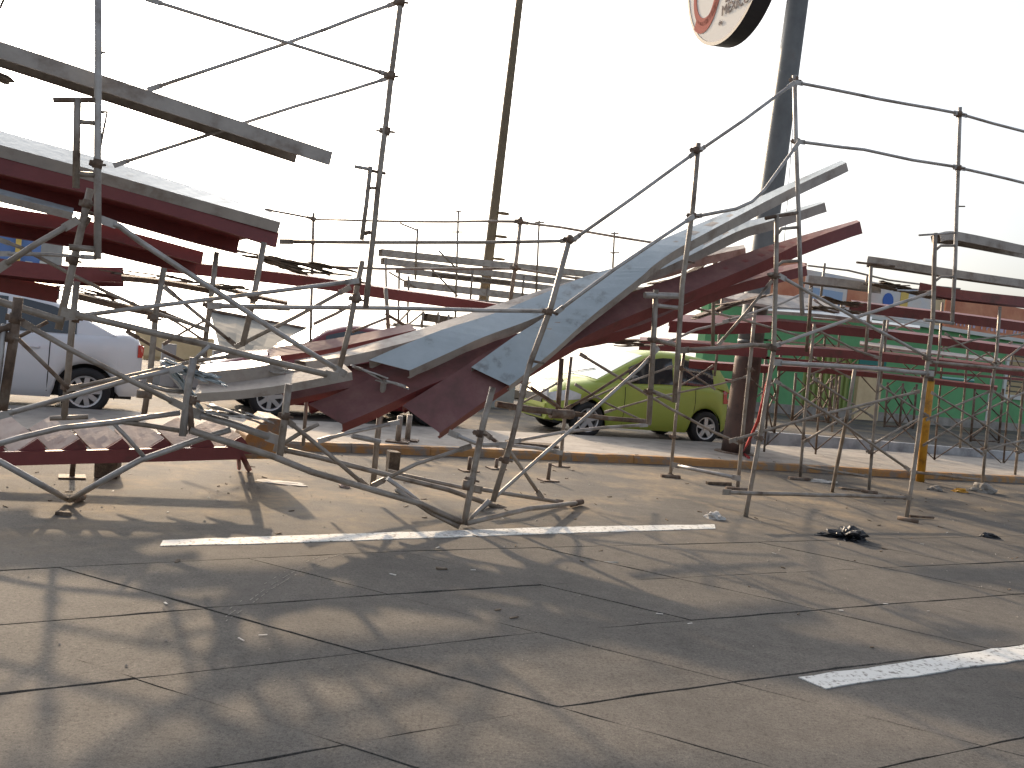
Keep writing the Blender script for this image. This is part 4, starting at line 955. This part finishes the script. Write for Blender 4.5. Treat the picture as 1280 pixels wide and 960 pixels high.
plank('brown timber beam sagging between the rusty leaning post and the second post', [(97, 367), (150, 380), (205, 391)], [(97, 365), (150, 378), (205, 389)], .055, 'wood', (9.0, 9.15), name='timber_beam', cat='timber beam')
plank('rotten brown beam under the board run near the tarpaulin', [(250, 352), (330, 372), (360, 378)], [(250, 350), (330, 370), (360, 376)], .03, 'wood', (9.0, 9.15), name='timber_beam', cat='timber beam')
brace('thin rusty brace from the second post towards the tarpaulin', [(198, 388), (232, 402), (256, 412)], 7.3, .013, 'rusty')
brace('thin tube level across two posts left of the tarpaulin', [(262, 384), (300, 384), (360, 386)], 7.6, .014, 'steel')
cross('far crossed braces seen between the second and third left posts', [(208, 395), (232, 410), (258, 428)], [(206, 430), (232, 414), (262, 398)], 10.5, .014, 'steel')
cross('far crossed braces behind the paired posts by the green bonnet', [(640, 470), (672, 492), (704, 515)], [(640, 512), (672, 495), (705, 476)], 8.6, .013, 'steel')
cross('crossed braces behind the bowed post over the green car roof', [(846, 455), (868, 470), (893, 486)], [(846, 486), (868, 474), (893, 458)], 9.8, .013, 'steel')
cross('small crossed braces between median pole and near frame', [(935, 470), (950, 484), (968, 500)], [(930, 512), (948, 497), (968, 480)], 10.4, .013, 'steel')
cross('crossed braces under the fourth red plank left of the leaning inner post', [(1012, 445), (1036, 458), (1062, 472)], [(1012, 470), (1036, 460), (1062, 448)], 9.4, .013, 'steel')
cross('crossed braces behind the middle seat post', [(1018, 375), (1050, 398), (1084, 420)], [(1016, 425), (1050, 405), (1086, 385)], 9.8, .014, 'steel')
cross('crossed braces right of the middle seat post', [(1092, 385), (1125, 405), (1160, 425)], [(1090, 425), (1125, 410), (1162, 395)], 9.9, .014, 'steel')
cross('crossed braces at the right edge beyond the yellow post', [(1200, 420), (1232, 440), (1262, 462)], [(1200, 462), (1232, 445), (1268, 428)], 9.6, .014, 'steel')
frame('slim back-row post between yellow post and right edge', [('post', .021, [(1213, 395), (1208, 460), (1200, 560)], 'steel')], 10.2)
frame('slim back-row post beside the median pole', [('post', .021, [(903, 372), (898, 430), (893, 470)], 'steel')], 10.8)
frame('slim back-row post behind the leaning inner post', [('post', .021, [(1052, 380), (1047, 450), (1040, 540)], 'steel')], 10.6)
# right-hand stand seats
plank('highest grey seat plank at the right beside the rail post', [(1174, 291), (1200, 290), (1285, 308)], [(1163, 295), (1190, 296), (1285, 314)], .1, 'tanp', (6.75, 7.05), GS)
plank('middle grey seat plank at right with brown end', [(1085, 320), (1120, 325), (1200, 338), (1290, 351)], [(1084, 324), (1118, 328), (1200, 341), (1290, 354)], .1, 'tanp', (7.6, 7.9), GS)
plank('lower grey seat plank at right broken off after its brown end', [(1011, 344), (1040, 347), (1102, 355)], [(1012, 347), (1040, 350), (1102, 358)], .1, 'tanp', (8.1, 8.4), GS)
plank('highest red plank of the right stand below the grey seats', [(1150, 353), (1200, 362), (1290, 372)], [(1150, 356), (1200, 365), (1290, 375)], .14, 'redp', (8.2, 8.5), GR)
plank('second red plank of the right stand with a blackened end', [(1066, 377), (1130, 385), (1200, 393), (1290, 405)], [(1064, 375), (1130, 383), (1200, 391), (1290, 403)], .14, 'redp', (8.6, 8.9), GR)
plank('third red plank of the right stand', [(972, 401), (1060, 409), (1160, 420), (1290, 437)], [(972, 398), (1060, 406), (1160, 417), (1290, 434)], .13, 'redp', (9.2, 9.5), GR)
plank('fourth red plank of the right stand at head height', [(970, 433), (1060, 438), (1160, 448), (1290, 463)], [(970, 430), (1060, 435), (1160, 445), (1290, 460)], .12, 'redp', (9.0, 9.3), GR)
plank('fifth red plank of the right stand, narrow, ending before the edge', [(972, 457), (1060, 463), (1160, 474), (1247, 484)], [(972, 455), (1060, 461), (1160, 472), (1247, 482)], .08, 'redp', (10.0, 10.2), GR)
plank('short red plank behind the bowed post with pale top', [(838, 401), (900, 404), (965, 402)], [(838, 393), (900, 394), (965, 394)], .15, 'redp', (8.8, 9.2), GR)
plank('short red plank below it behind the thick pole', [(800, 425), (880, 430), (960, 436)], [(800, 421), (880, 426), (960, 432)], .12, 'redp', (8.6, 8.9), GR)
plank('low red plank behind the green car tailgate', [(862, 451), (900, 454), (965, 458)], [(862, 449), (900, 452), (965, 456)], .12, 'redp', (11, 11.3), GR)
for y, lb in ((472, 'upper'), (486, 'middle'), (499, 'lower')):
    plank(lb + ' of three short red planks stacked behind the green car', [(884, y), (916, y + 3)], [(884, y - 1), (916, y + 2)], .07, 'redp', (15.5, 15.8), 'red planks behind the green car')
plank('pale slab plank low behind the near right frame', [(960, 388), (1040, 394), (1090, 402)], [(960, 383), (1035, 386), (1090, 396)], .05, ('greyp', 'tanp'), (9.3, 9.9), GS)
plank('dusty pink plank behind the near frame rung', [(905, 372), (980, 384), (1050, 388)], [(905, 366), (970, 368), (1045, 377)], .04, 'tanp', (9.6, 10.4), GS)
plank('narrow pale plank above the fourth red plank', [(1016, 397), (1080, 402), (1150, 410)], [(1018, 394), (1080, 399), (1150, 407)], .03, ('greyp', 'tanp'), (10, 10.3), GS)
plank('narrow pale plank behind the level tube', [(1075, 430), (1120, 436), (1250, 452)], [(1075, 426), (1120, 432), (1250, 448)], .03, 'tanp', (10.2, 10.6), GS)
# broken boards and scrap
splinters('splintered brown boards heaped on the broken lower seat at right', [(1100, 360), (1165, 372)], 7.9, 12, .55)
splinters('blackened broken boards on the second red plank', [(1035, 378), (1075, 384)], 8.4, 8, .5)
splinters('dark broken boards under the blackened plank end', [(1025, 388), (1075, 392)], 8.2, 7, .5)
splinters('rotten board run sloping above the long red plank', [(328, 328), (360, 336), (418, 346)], 7.3, 13, .45)
splinters('small heap of rotten wood beside the diagonal brace at left', [(270, 362), (293, 364)], 7.2, 6, .25)
splinters('rusty angle bars and boards sagging left of the second post', [(100, 370), (150, 382), (200, 396)], 9.6, 12, .5, m='rusty')
splinters('long thin boards lying level below the square notch', [(152, 348), (200, 350), (265, 361)], 9.6, 9, .6)
splinters('crushed sheet scrap on the kinked channel post', [(216, 462), (238, 470), (262, 478)], 6.35, 9, .28, m='greyp', name='metal_scrap', cat='metal scrap')
splinters('crumpled sheet tongue hanging left of the kinked channel post', [(213, 468), (232, 492)], 6.5, 5, .3, m='greyp', name='metal_scrap', cat='metal scrap')
splinters('metal scrap caught on the wide beam above the yellow kerb piece', [(262, 516), (320, 530)], 6.45, 9, .3, m='galv', name='metal_scrap', cat='metal scrap')
splinters('torn bracket pieces at the open end of the rear grey plank', [(336, 464), (385, 474)], 7.2, 7, .28, m='galv', name='metal_scrap', cat='metal scrap')
splinters('torn sheet at the jagged end of the widest grey plank', [(455, 468), (500, 484)], 6.95, 6, .3, m='galv', name='metal_scrap', cat='metal scrap')
splinters('scrap pieces jammed under the sagging plank end', [(745, 428), (812, 434)], 7.5, 8, .5, m='rusty', name='metal_scrap', cat='metal scrap')
splinters('broken boards on the rung behind the bowed rail post', [(815, 360), (850, 352), (910, 318)], 7.6, 9, .35)
splinters('broken board scrap behind the near frame', [(880, 395), (960, 370)], 8.5, 8, .6, m='rusty')

# ---------- yellow post, red rope
yb = g(1150, 602, 0)
yp = thing('yellow_post', 'yellow painted post leaning beside the right splayed frame', 'post', yb)
ps = [yb, S(1156, 540, yb.dot(VX) - .1), S(1163, 476, yb.dot(VX) - .2)]
bm = bmesh.new(); tube(bm, ps, .062, 12); link('post', bm, 'yellow', yp)
bm = bmesh.new(); tube(bm, [ps[2], S(1164, 462, ps[2].dot(VX))], .05, 10); link('top_socket', bm, 'rusty', yp)
bm = bmesh.new(); tube(bm, [S(966, 440, 7.9), S(960, 475, 8.0), S(948, 525, 8.5), S(934, 556, 9.4), g(928, 566, .12), g(936, 572, .12)], .022, 7); tag(link('rope', bm, 'hose'), 'red plastic rope hanging from the near frame to the median', 'rope')

# ================================================================== FAR STANDS
def far_stand(name, label, planks, posts, rails, s, extra=()):
    t = thing(name, label, 'stand', S(*((posts[0][1]) + (s,))), 'distant stands')
    for a, b, h, m in planks:
        A, Bp = S(*a, s), S(*b, s); d = (Bp - A); n = VX * .3
        bm = bmesh.new(); vs = []
        dn = (d.normalized().cross(VX)).normalized(); dn = dn if dn.z < 0 else -dn
        for q in (A, Bp):
            vs.append([bm.verts.new(q), bm.verts.new(q + n), bm.verts.new(q + n + dn * h), bm.verts.new(q + n * .85 + dn * h), bm.verts.new(q + n * .85 + dn * .03), bm.verts.new(q + n * .12 + dn * .03), bm.verts.new(q + n * .12 + dn * h), bm.verts.new(q + dn * h)])
        for k in range(8): bm.faces.new((vs[0][k], vs[0][(k + 1) % 8], vs[1][(k + 1) % 8], vs[1][k]))
        bmesh.ops.recalc_face_normals(bm, faces=bm.faces); link('plank', bm, m, t)
    for a, b in posts:
        bm = bmesh.new(); q_ = S(*b, s)
        if s < 12: q_.z = .09
        tube(bm, [S(*a, s), q_], .03 if s > 12 else .018, 6); link('post', bm, 'steel' if s > 12 else 'rusty', t)
    for a, b in rails:
        bm = bmesh.new(); tube(bm, [S(*a, s), S(*b, s)], .024 if s > 12 else .011, 6); link('brace', bm, 'steel' if s > 12 else 'rusty', t)
    return t
far_stand('bleacher_stand', 'distant stepped stand behind the lamp post, seats rising against the sky', [
    ((478, 311), (760, 341), .17, 'tanp'), ((481, 322), (735, 352), .16, 'tanp'), ((500, 334), (700, 358), .14, 'tanp'), ((510, 350), (675, 369), .18, 'tanp'), ((488, 365), (640, 378), .14, 'tanp'), ((540, 341), (640, 352), .1, 'wood')],
    [((482, 322), (484, 410)), ((522, 286), (519, 350)), ((573, 264), (569, 400)), ((591, 335), (588, 375)), ((499, 340), (498, 400)), ((674, 276), (670, 372)), ((768, 290), (766, 335)), ((610, 360), (608, 380)), ((655, 345), (652, 380)), ((511, 345), (509, 412)), ((530, 390), (526, 408)), ((548, 390), (545, 405))],
    [((500, 279), (522, 288)), ((548, 313), (572, 337)), ((565, 290), (578, 290)), ((570, 264), (577, 264)), ((669, 278), (680, 278)), ((764, 292), (773, 292)), ((763, 316), (774, 316)), ((537, 334), (572, 370)), ((486, 340), (520, 360)), ((482, 405), (520, 412))], 21)
far_stand('bleacher_stand', 'low stand in the distance under the pale lower rail, dark board on top', [((535, 392), (573, 397), .18, 'wood'), ((497, 404), (560, 408), .06, 'tanp')],
    [((529, 389), (527, 410)), ((561, 393), (560, 408)), ((549, 393), (548, 406)), ((572, 396), (571, 404))], [((497, 404), (512, 388)), ((505, 410), (530, 390))], 19)
far_stand('bleacher_stand', 'distant stand behind the right grey seats with a thin top rail', [((1060, 408), (1150, 420), .1, 'tanp'), ((900, 372), (960, 380), .12, 'tanp')],
    [((1031, 329), (1026, 372)), ((1084, 345), (1082, 362)), ((1020, 440), (1016, 480)), ((1006, 330), (1004, 345))], [((1010, 332), (1060, 338)), ((1060, 338), (1110, 350)), ((1110, 350), (1170, 358)), ((1170, 358), (1200, 361))], 15)
bx = [968, 1032, 1102, 1180, 1266, 1310]
pst = [((x, 408 + .09 * (x - 968)), (x - 13, 566 + .075 * (x - 968))) for x in bx]
brs = []
for (a, b), (c, d) in zip(pst, pst[1:]):
    for f0, f1 in ((.04, .46), (.52, .95)):
        L_ = lambda p, q, f: (p[0] + (q[0] - p[0]) * f, p[1] + (q[1] - p[1]) * f)
        brs += [(L_(a, b, f0), L_(c, d, f1)), (L_(a, b, f1), L_(c, d, f0))]
fw = far_stand('stand_framework', 'back framework of thin posts and crossed braces under the right stand by the median kerb',
    [((960, 424), (1290, 452), .03, 'tanp'), ((985, 409), (1290, 431), .03, 'tanp'), ((965, 446), (1290, 474), .05, 'redp')], pst, brs, 10.9)
# thin towers in front of the green wall
def tower(label, xs, yt, yb, s, drop):
    t = thing('scaffold_tower', label, 'scaffold tower', S(xs[0], yb, s), 'thin scaffold towers before the green wall')
    P = []
    for i, x in enumerate(xs):
        top, bot = S(x, yt + drop * i, s), S(x - (yb - yt) * .085, yb + drop * i, s); P.append((top, bot))
        bm = bmesh.new(); tube(bm, [top, bot], .028, 6); link('post', bm, 'rusty', t)
    for (a, b), (c, d) in zip(P, P[1:]):
        for p, q in ((a.lerp(b, .08), c.lerp(d, .5)), (a.lerp(b, .5), c.lerp(d, .08)), (a.lerp(b, .5), c.lerp(d, .95)), (a.lerp(b, .95), c.lerp(d, .5))):
            bm = bmesh.new(); tube(bm, [p, q + VX * .05], .018, 5); link('brace', bm, 'rusty', t)
        bm = bmesh.new(); tube(bm, [b.lerp(a, .03), d.lerp(c, .03)], .022, 5); link('foot_tube', bm, 'rusty', t)
    return t
tower('thin scaffold tower in front of the pale green gate', [995, 1026, 1040, 1050], 466, 526, 13.6, 1.5)
tower('thin scaffold tower between gate and yellow post', [1110, 1129, 1146], 478, 534, 14.2, 1)
tower('thin scaffold tower right of the yellow post', [1219, 1254], 484, 552, 13.2, 2)
tower('thin scaffold tower behind the green car tail', [958, 976], 440, 540, 12.6, 1.5)
plank('green-topped narrow plank on the thin towers', [(1175, 472), (1218, 476)], [(1175, 470), (1218, 474)], .05, 'teal', (13.2, 13.5), GS)

# ================================================================== FALLEN STEPS
sb = g(0, 583, 0); se = g(308, 586, 0)
st = thing('fallen_staircase', 'red steel staircase lying on its side with dusty pale treads', 'staircase', sb)
def S7(x, y, s=7.15): return S(x, y, s)
bm = bmesh.new()
a, b = S7(-30, 574, 7.1), S7(300, 566, 7.1); d = (b - a).normalized(); nn = d.cross(VX).normalized()
box(bm, (a + b) / 2, d, VX, nn, (b - a).length / 2, .02, .05); link('stringer', bm, 'redp', st)
a2, b2 = S7(-30, 552, 7.9), S7(290, 548, 7.9)
bm = bmesh.new(); box(bm, (a2 + b2) / 2, (b2 - a2).normalized(), VX, nn, (b2 - a2).length / 2, .02, .05); link('stringer', bm, 'redp', st)
bm = bmesh.new(); tube(bm, [S7(298, 563), S7(304, 572), g(311, 587, .02)], .03, 4); tube(bm, [S7(298, 563), g(299, 586, .02)], .018, 4); link('end_foot', bm, 'redp', st)
tre = [(-45, 535, -8, 566, 50, 519), (14, 538, 14, 566, 20, 519), (50, 540, 66, 568, 62, 516), (104, 540, 122, 568, 112, 518), (150, 540, 176, 568, 165, 523), (205, 540, 232, 566, 215, 528)]
for k, x in enumerate([-38, 14, 66, 120, 172, 225, 268]):
    # each tread: a slab whose near edge slants down-left to up-right, far edge shifted up and right
    dy = 0 if k < 5 else -3
    c0, c1 = S7(x, 567 + dy, 7.15), S7(x + 33, 547 + dy, 7.2)
    c3, c2 = S7(x - 30, 533 + dy + k, 7.7), S7(x - 3, 517 + dy + k * 1.5, 7.75)
    bm = bmesh.new(); q = [c0, c1, c2, c3]; nn2 = (c1 - c0).cross(c3 - c0).normalized()
    top = []; bot = []; m_ = 6
    for i in range(m_ + 1):
        for j in range(m_ + 1):
            p = q[0].lerp(q[1], i / m_).lerp(q[3].lerp(q[2], i / m_), j / m_) + nn2 * random.uniform(-.003, .003); top.append(bm.verts.new(p))
    for i in range(m_):
        for j in range(m_): bm.faces.new((top[i * (m_ + 1) + j], top[(i + 1) * (m_ + 1) + j], top[(i + 1) * (m_ + 1) + j + 1], top[i * (m_ + 1) + j + 1]))
    r = bmesh.ops.extrude_face_region(bm, geom=list(bm.faces)); bmesh.ops.translate(bm, verts=[e for e in r['geom'] if isinstance(e, bmesh.types.BMVert)], vec=-nn2 * .022 * (1 if nn2.z > 0 else -1))
    bmesh.ops.recalc_face_normals(bm, faces=bm.faces); link('tread', bm, 'pinkw', st)
    bm = bmesh.new(); vs = [bm.verts.new(S7(px_, py_ + dy, 7.13)) for px_, py_ in ((x - 3, 570), (x + 1, 568), (x + 33, 548), (x + 38, 553), (x + 46, 566), (x + 46, 570))]
    f = bm.faces.new(vs); r = bmesh.ops.extrude_face_region(bm, geom=[f]); bmesh.ops.translate(bm, verts=[x_ for x_ in r['geom'] if isinstance(x_, bmesh.types.BMVert)], vec=-VX * .012)
    bmesh.ops.recalc_face_normals(bm, faces=bm.faces); link('tread_bracket', bm, 'redp', st)

# ================================================================== THINGS ON THE GROUND
def lump(name, label, cat, c, sx, sy, sz, m, seed=0, group=None, ico=3, rough=.35, rot=0):
    bm = bmesh.new(); bmesh.ops.create_icosphere(bm, subdivisions=ico, radius=1); rnd = random.Random(seed)
    from mathutils import noise
    for v in bm.verts:
        n = noise.noise(v.co * 1.7 + Vector((seed, 0, 0))) * rough * 1.6 + noise.noise(v.co * 4.1 + Vector((0, seed, 0))) * rough * .8
        v.co *= 1 + n; v.co.z = max(v.co.z, -.25)
        v.co = Vector((v.co.x * sx, v.co.y * sy, (v.co.z + .25) * sz))
    o = link(name, bm, m); o.location = c; o.rotation_euler = (0, 0, rot)
    return tag(o, label, cat, group) if label else o
b_ = lump('plastic_bag', 'crumpled black plastic bag lying on the road at right', 'plastic bag', g(1062, 674, 0), .17, .12, .07, 'bag', 3, rough=.6, ico=4, rot=R_(20))
lump('plastic_bag', 'flat black scrap of bag trailing left of the crumpled bag', 'plastic bag', g(1034, 670, 0), .10, .05, .02, 'bag', 5, rough=.5)
lump('paper_litter', 'white crumpled paper at the right end of the lane line', 'litter', g(893, 648, 0), .08, .06, .045, 'paper', 8, rough=.5)
lump('broken_block', 'pale broken block on the road right of the yellow post', 'block', g(1168, 613, 0), .1, .07, .055, 'conc', 11)
lump('broken_block', 'yellow painted block fragment on the road before the right posts', 'block', g(1200, 615, 0), .11, .06, .04, 'yellow', 12)
lump('plastic_bag', 'tiny dark bag lying against the whitewashed kerb', 'plastic bag', g(972, 557, 0), .14, .1, .12, 'bag', 15, rough=.5)
lump('plastic_bag', 'black bottle-like scrap at the right road edge', 'plastic bag', g(1237, 672, 0), .09, .04, .04, 'bag', 16)
lump('paper_litter', 'small white litter behind the near foot tube', 'litter', g(1028, 603, 0), .16, .05, .03, 'paper', 19, rough=.5)
lump('sand_heap', 'little sand heap at the foot of the right second-row post', 'sand heap', g(1228, 615, 0), .17, .14, .10, 'conc', 23, rough=.3)
lump('sandbag', 'pinkish wrapped lump on the ground below the middle post', 'litter', g(430, 609, 0), .05, .04, .03, 'pinkw', 25)
lump('paper_litter', 'flat pale litter patch in front of the collapsed bay', 'litter', g(353, 604, 0), .2, .09, .012, 'paper', 26)
for (x, y, lb) in ((497, 553, 'short jack post on its plate beneath the second red plank'), (509, 551, 'smaller jack post just right of the first one beneath the red plank')):
    p = g(x, y, .1); t = thing('jack_base', lb, 'jack base', p, 'screw jacks'); bm = bmesh.new(); tube(bm, [p, p + ZX * .33], .035); link('screw', bm, 'steel', t)
    bm = bmesh.new(); box(bm, p + ZX * .012, *AX, .14, .1, .008); link('plate', bm, 'rusty', t)
for (x, y, h, lb) in ((685, 601, .2, 'small screw jack standing alone on its plate right of the wreck'), (90, 597, .2, 'rusty screw jack standing in front of the fallen steps'), (586, 589, .16, 'screw jack hidden behind the front post'), (620, 586, .12, 'low screw jack behind the leaning post'), (700, 583, .25, 'screw jack under the lit post of the bonnet pair')):
    p = g(x, y, 0); t = thing('jack_base', lb, 'jack base', p, 'screw jacks'); bm = bmesh.new(); tube(bm, [p, p + ZX * h], .022); link('screw', bm, 'rusty', t)
    bm = bmesh.new(); box(bm, p + ZX * .008, UX, VX, ZX, .1, .08, .006); link('plate', bm, 'rusty', t)
# wood blocks
def block(label, p, dx, dy, dz, m, rot, name='wood_block', cat='wood block'):
    bm = bmesh.new(); e = Vector((math.cos(rot), math.sin(rot), 0)); f = Vector((-e.y, e.x, 0)); box(bm, p + ZX * dz, e, f, ZX, dx, dy, dz)
    for v in bm.verts: v.co += Vector((random.uniform(-.006, .006) for _ in range(3)))
    o = link(name, bm, m); md = o.modifiers.new('b', 'BEVEL'); md.width = .006; md.segments = 2
    return tag(o, label, cat)
block('upright weathered wood block behind the low tubes of the wreck', g(490, 590, 0), .06, .07, .11, 'wood', .4)
block('dark upright block leaning behind the fallen frame on the ground', g(134, 596, 0), .09, .08, .09, 'wood', .2)
block('short dark timber lying left of the near splayed post', g(898, 606, 0), .17, .03, .02, 'wood', .35)
block('flat board piece on the ground between second-row posts', g(1062, 612, 0), .14, .05, .012, 'wood', .2)
block('brown wood chip lying on the sand at the lower left', g(79, 644, 0), .05, .02, .012, 'wood', .1)
block('small dark wood chip on the road before the lane line', g(552, 712, 0), .035, .014, .007, 'wood', .3)
block('flat cardboard piece by the median behind the level tube', g(665, 557, .1), .35, .12, .02, 'wood', .2)
block('pale broken strip of wood on the road below the lane line', g(764, 703, 0), .05, .006, .003, 'paper', .1)
# orange kerb end in view behind the collapsed bay
bm = bmesh.new(); P_ = [g(300, 575, 0), g(362, 585, 0), g(400, 560, 0), g(345, 548, 0)]
q0, q1 = S(318, 533, 7.9), S(358, 520, 7.9)
pts = [S(302, 574, 7.9), S(340, 574, 7.9), S(352, 556, 7.9), S(354, 525, 7.9), S(336, 522, 7.9), S(308, 545, 7.9)]
for p in pts: p.z = max(p.z, 0)
f = bm.faces.new([bm.verts.new(p) for p in pts]); r = bmesh.ops.extrude_face_region(bm, geom=[f]); bmesh.ops.translate(bm, verts=[e for e in r['geom'] if isinstance(e, bmesh.types.BMVert)], vec=VX * .5 )
bmesh.ops.recalc_face_normals(bm, faces=bm.faces)
o = link('barrier_block', bm, 'orange'); md = o.modifiers.new('b', 'BEVEL'); md.width = .012; md.segments = 2
tag(o, 'tilted orange painted concrete block behind the right end of the steps', 'block')
# rubble and grit: nobody could count it
bm = bmesh.new()
for k in range(1500):
    u_, v_ = random.uniform(-6, 14), random.triangular(2.2, 12, 7.5)
    if random.random() < .25: v_ = random.uniform(9.2, 9.85)
    if kerb_v(u_) - .06 < v_ < kerb_v(u_) + .25: continue
    z = .1 if v_ > kerb_v(u_) else 0
    p = uv(u_, v_, z); r_ = random.uniform(.003, .009) * (1.6 if random.random() < .06 else 1)
    q = [p + Vector((random.uniform(-1, 1) * r_, random.uniform(-1, 1) * r_, (.9 if i == 3 else 0) * r_)) for i in range(4)]
    q = [p + Vector((r_, 0, 0)), p + Vector((-r_ * .6, r_ * .8, 0)), p + Vector((-r_ * .5, -r_ * .9, 0)), p + Vector((r_ * .1, 0, r_ * .9))]
    v = [bm.verts.new(x) for x in q]
    for f in ((0, 1, 3), (1, 2, 3), (2, 0, 3)): bm.faces.new([v[i] for i in f])
o = link('rubble_grit', bm, 'conc'); tag(o, 'small stones and grit scattered over the road and median', 'rubble', kind='stuff')
bm = bmesh.new()
for k in range(130):
    u_, v_ = random.uniform(-4, 11), random.triangular(3.0, 10.5, 7.0); z = .11 if v_ > kerb_v(u_) - .06 else 0
    p = uv(u_, v_, z + .004); a = random.uniform(0, 3.14); e = Vector((math.cos(a), math.sin(a), .1)); f = Vector((-e.y, e.x, random.uniform(-.2, .2))); l = random.uniform(.008, .03); w = random.uniform(.003, .01)
    box(bm, p, e, f, ZX, l, w, .003)
o = link('litter_chips', bm, 'wood'); tag(o, 'splinters and dark litter chips strewn over the road', 'litter', kind='stuff')
bm = bmesh.new()
for k in range(38):
    u_, v_ = random.uniform(-1, 9), random.triangular(3.2, 9.4, 5.0)
    p = uv(u_, v_, .003); a = random.uniform(0, 3.14); e = Vector((math.cos(a), math.sin(a), 0)); f = Vector((-e.y, e.x, 0)); box(bm, p, e, f, ZX, random.uniform(.008, .025), random.uniform(.002, .006), .0015)
o = link('paper_bits', bm, 'paper'); tag(o, 'tiny white paper bits and scrape marks on the road', 'litter', kind='stuff')
# chalky scrape arcs on the road
bm = bmesh.new()
for off in (0, 5, 9):
    pp = [g(x + off, y + off * .7, .0042) for x, y in ((270, 772), (300, 752), (330, 730), (362, 711), (398, 696), (425, 688))]
    for a, b in zip(pp, pp[1:]):
        for k in range(9):
            if random.random() < .6: continue
            p, q = a.lerp(b, k / 9), a.lerp(b, (k + random.uniform(.3, 1.3)) / 9); d = (q - p).normalized(); box(bm, (p + q) / 2, d, Vector((-d.y, d.x, 0)), ZX, (q - p).length / 2, .001 + .0014 * random.random(), .0006)
o = link('scrape_marks', bm, 'conc'); tag(o, 'pale curved scrape marks on the slabs left of centre', 'scrape marks', kind='stuff')
# twig entering the top left corner and a dry leaf cluster
bm = bmesh.new(); tube(bm, [S(-12, 25, 6.2), S(0, 10, 6.2), S(8, -8, 6.2)], .008, 5); tube(bm, [S(26, -5, 6.2), S(31, 4, 6.2)], .004, 4); tube(bm, [S(31, 2, 6.2), S(35, 6, 6.2)], .003, 4)
tag(link('twig', bm, 'leaf'), 'bare twig poking into the top left corner', 'twig')
splinters('splintered end scrap under the topmost grey plank at the left edge', [(-4, 98), (10, 104)], 6.5, 4, .12)
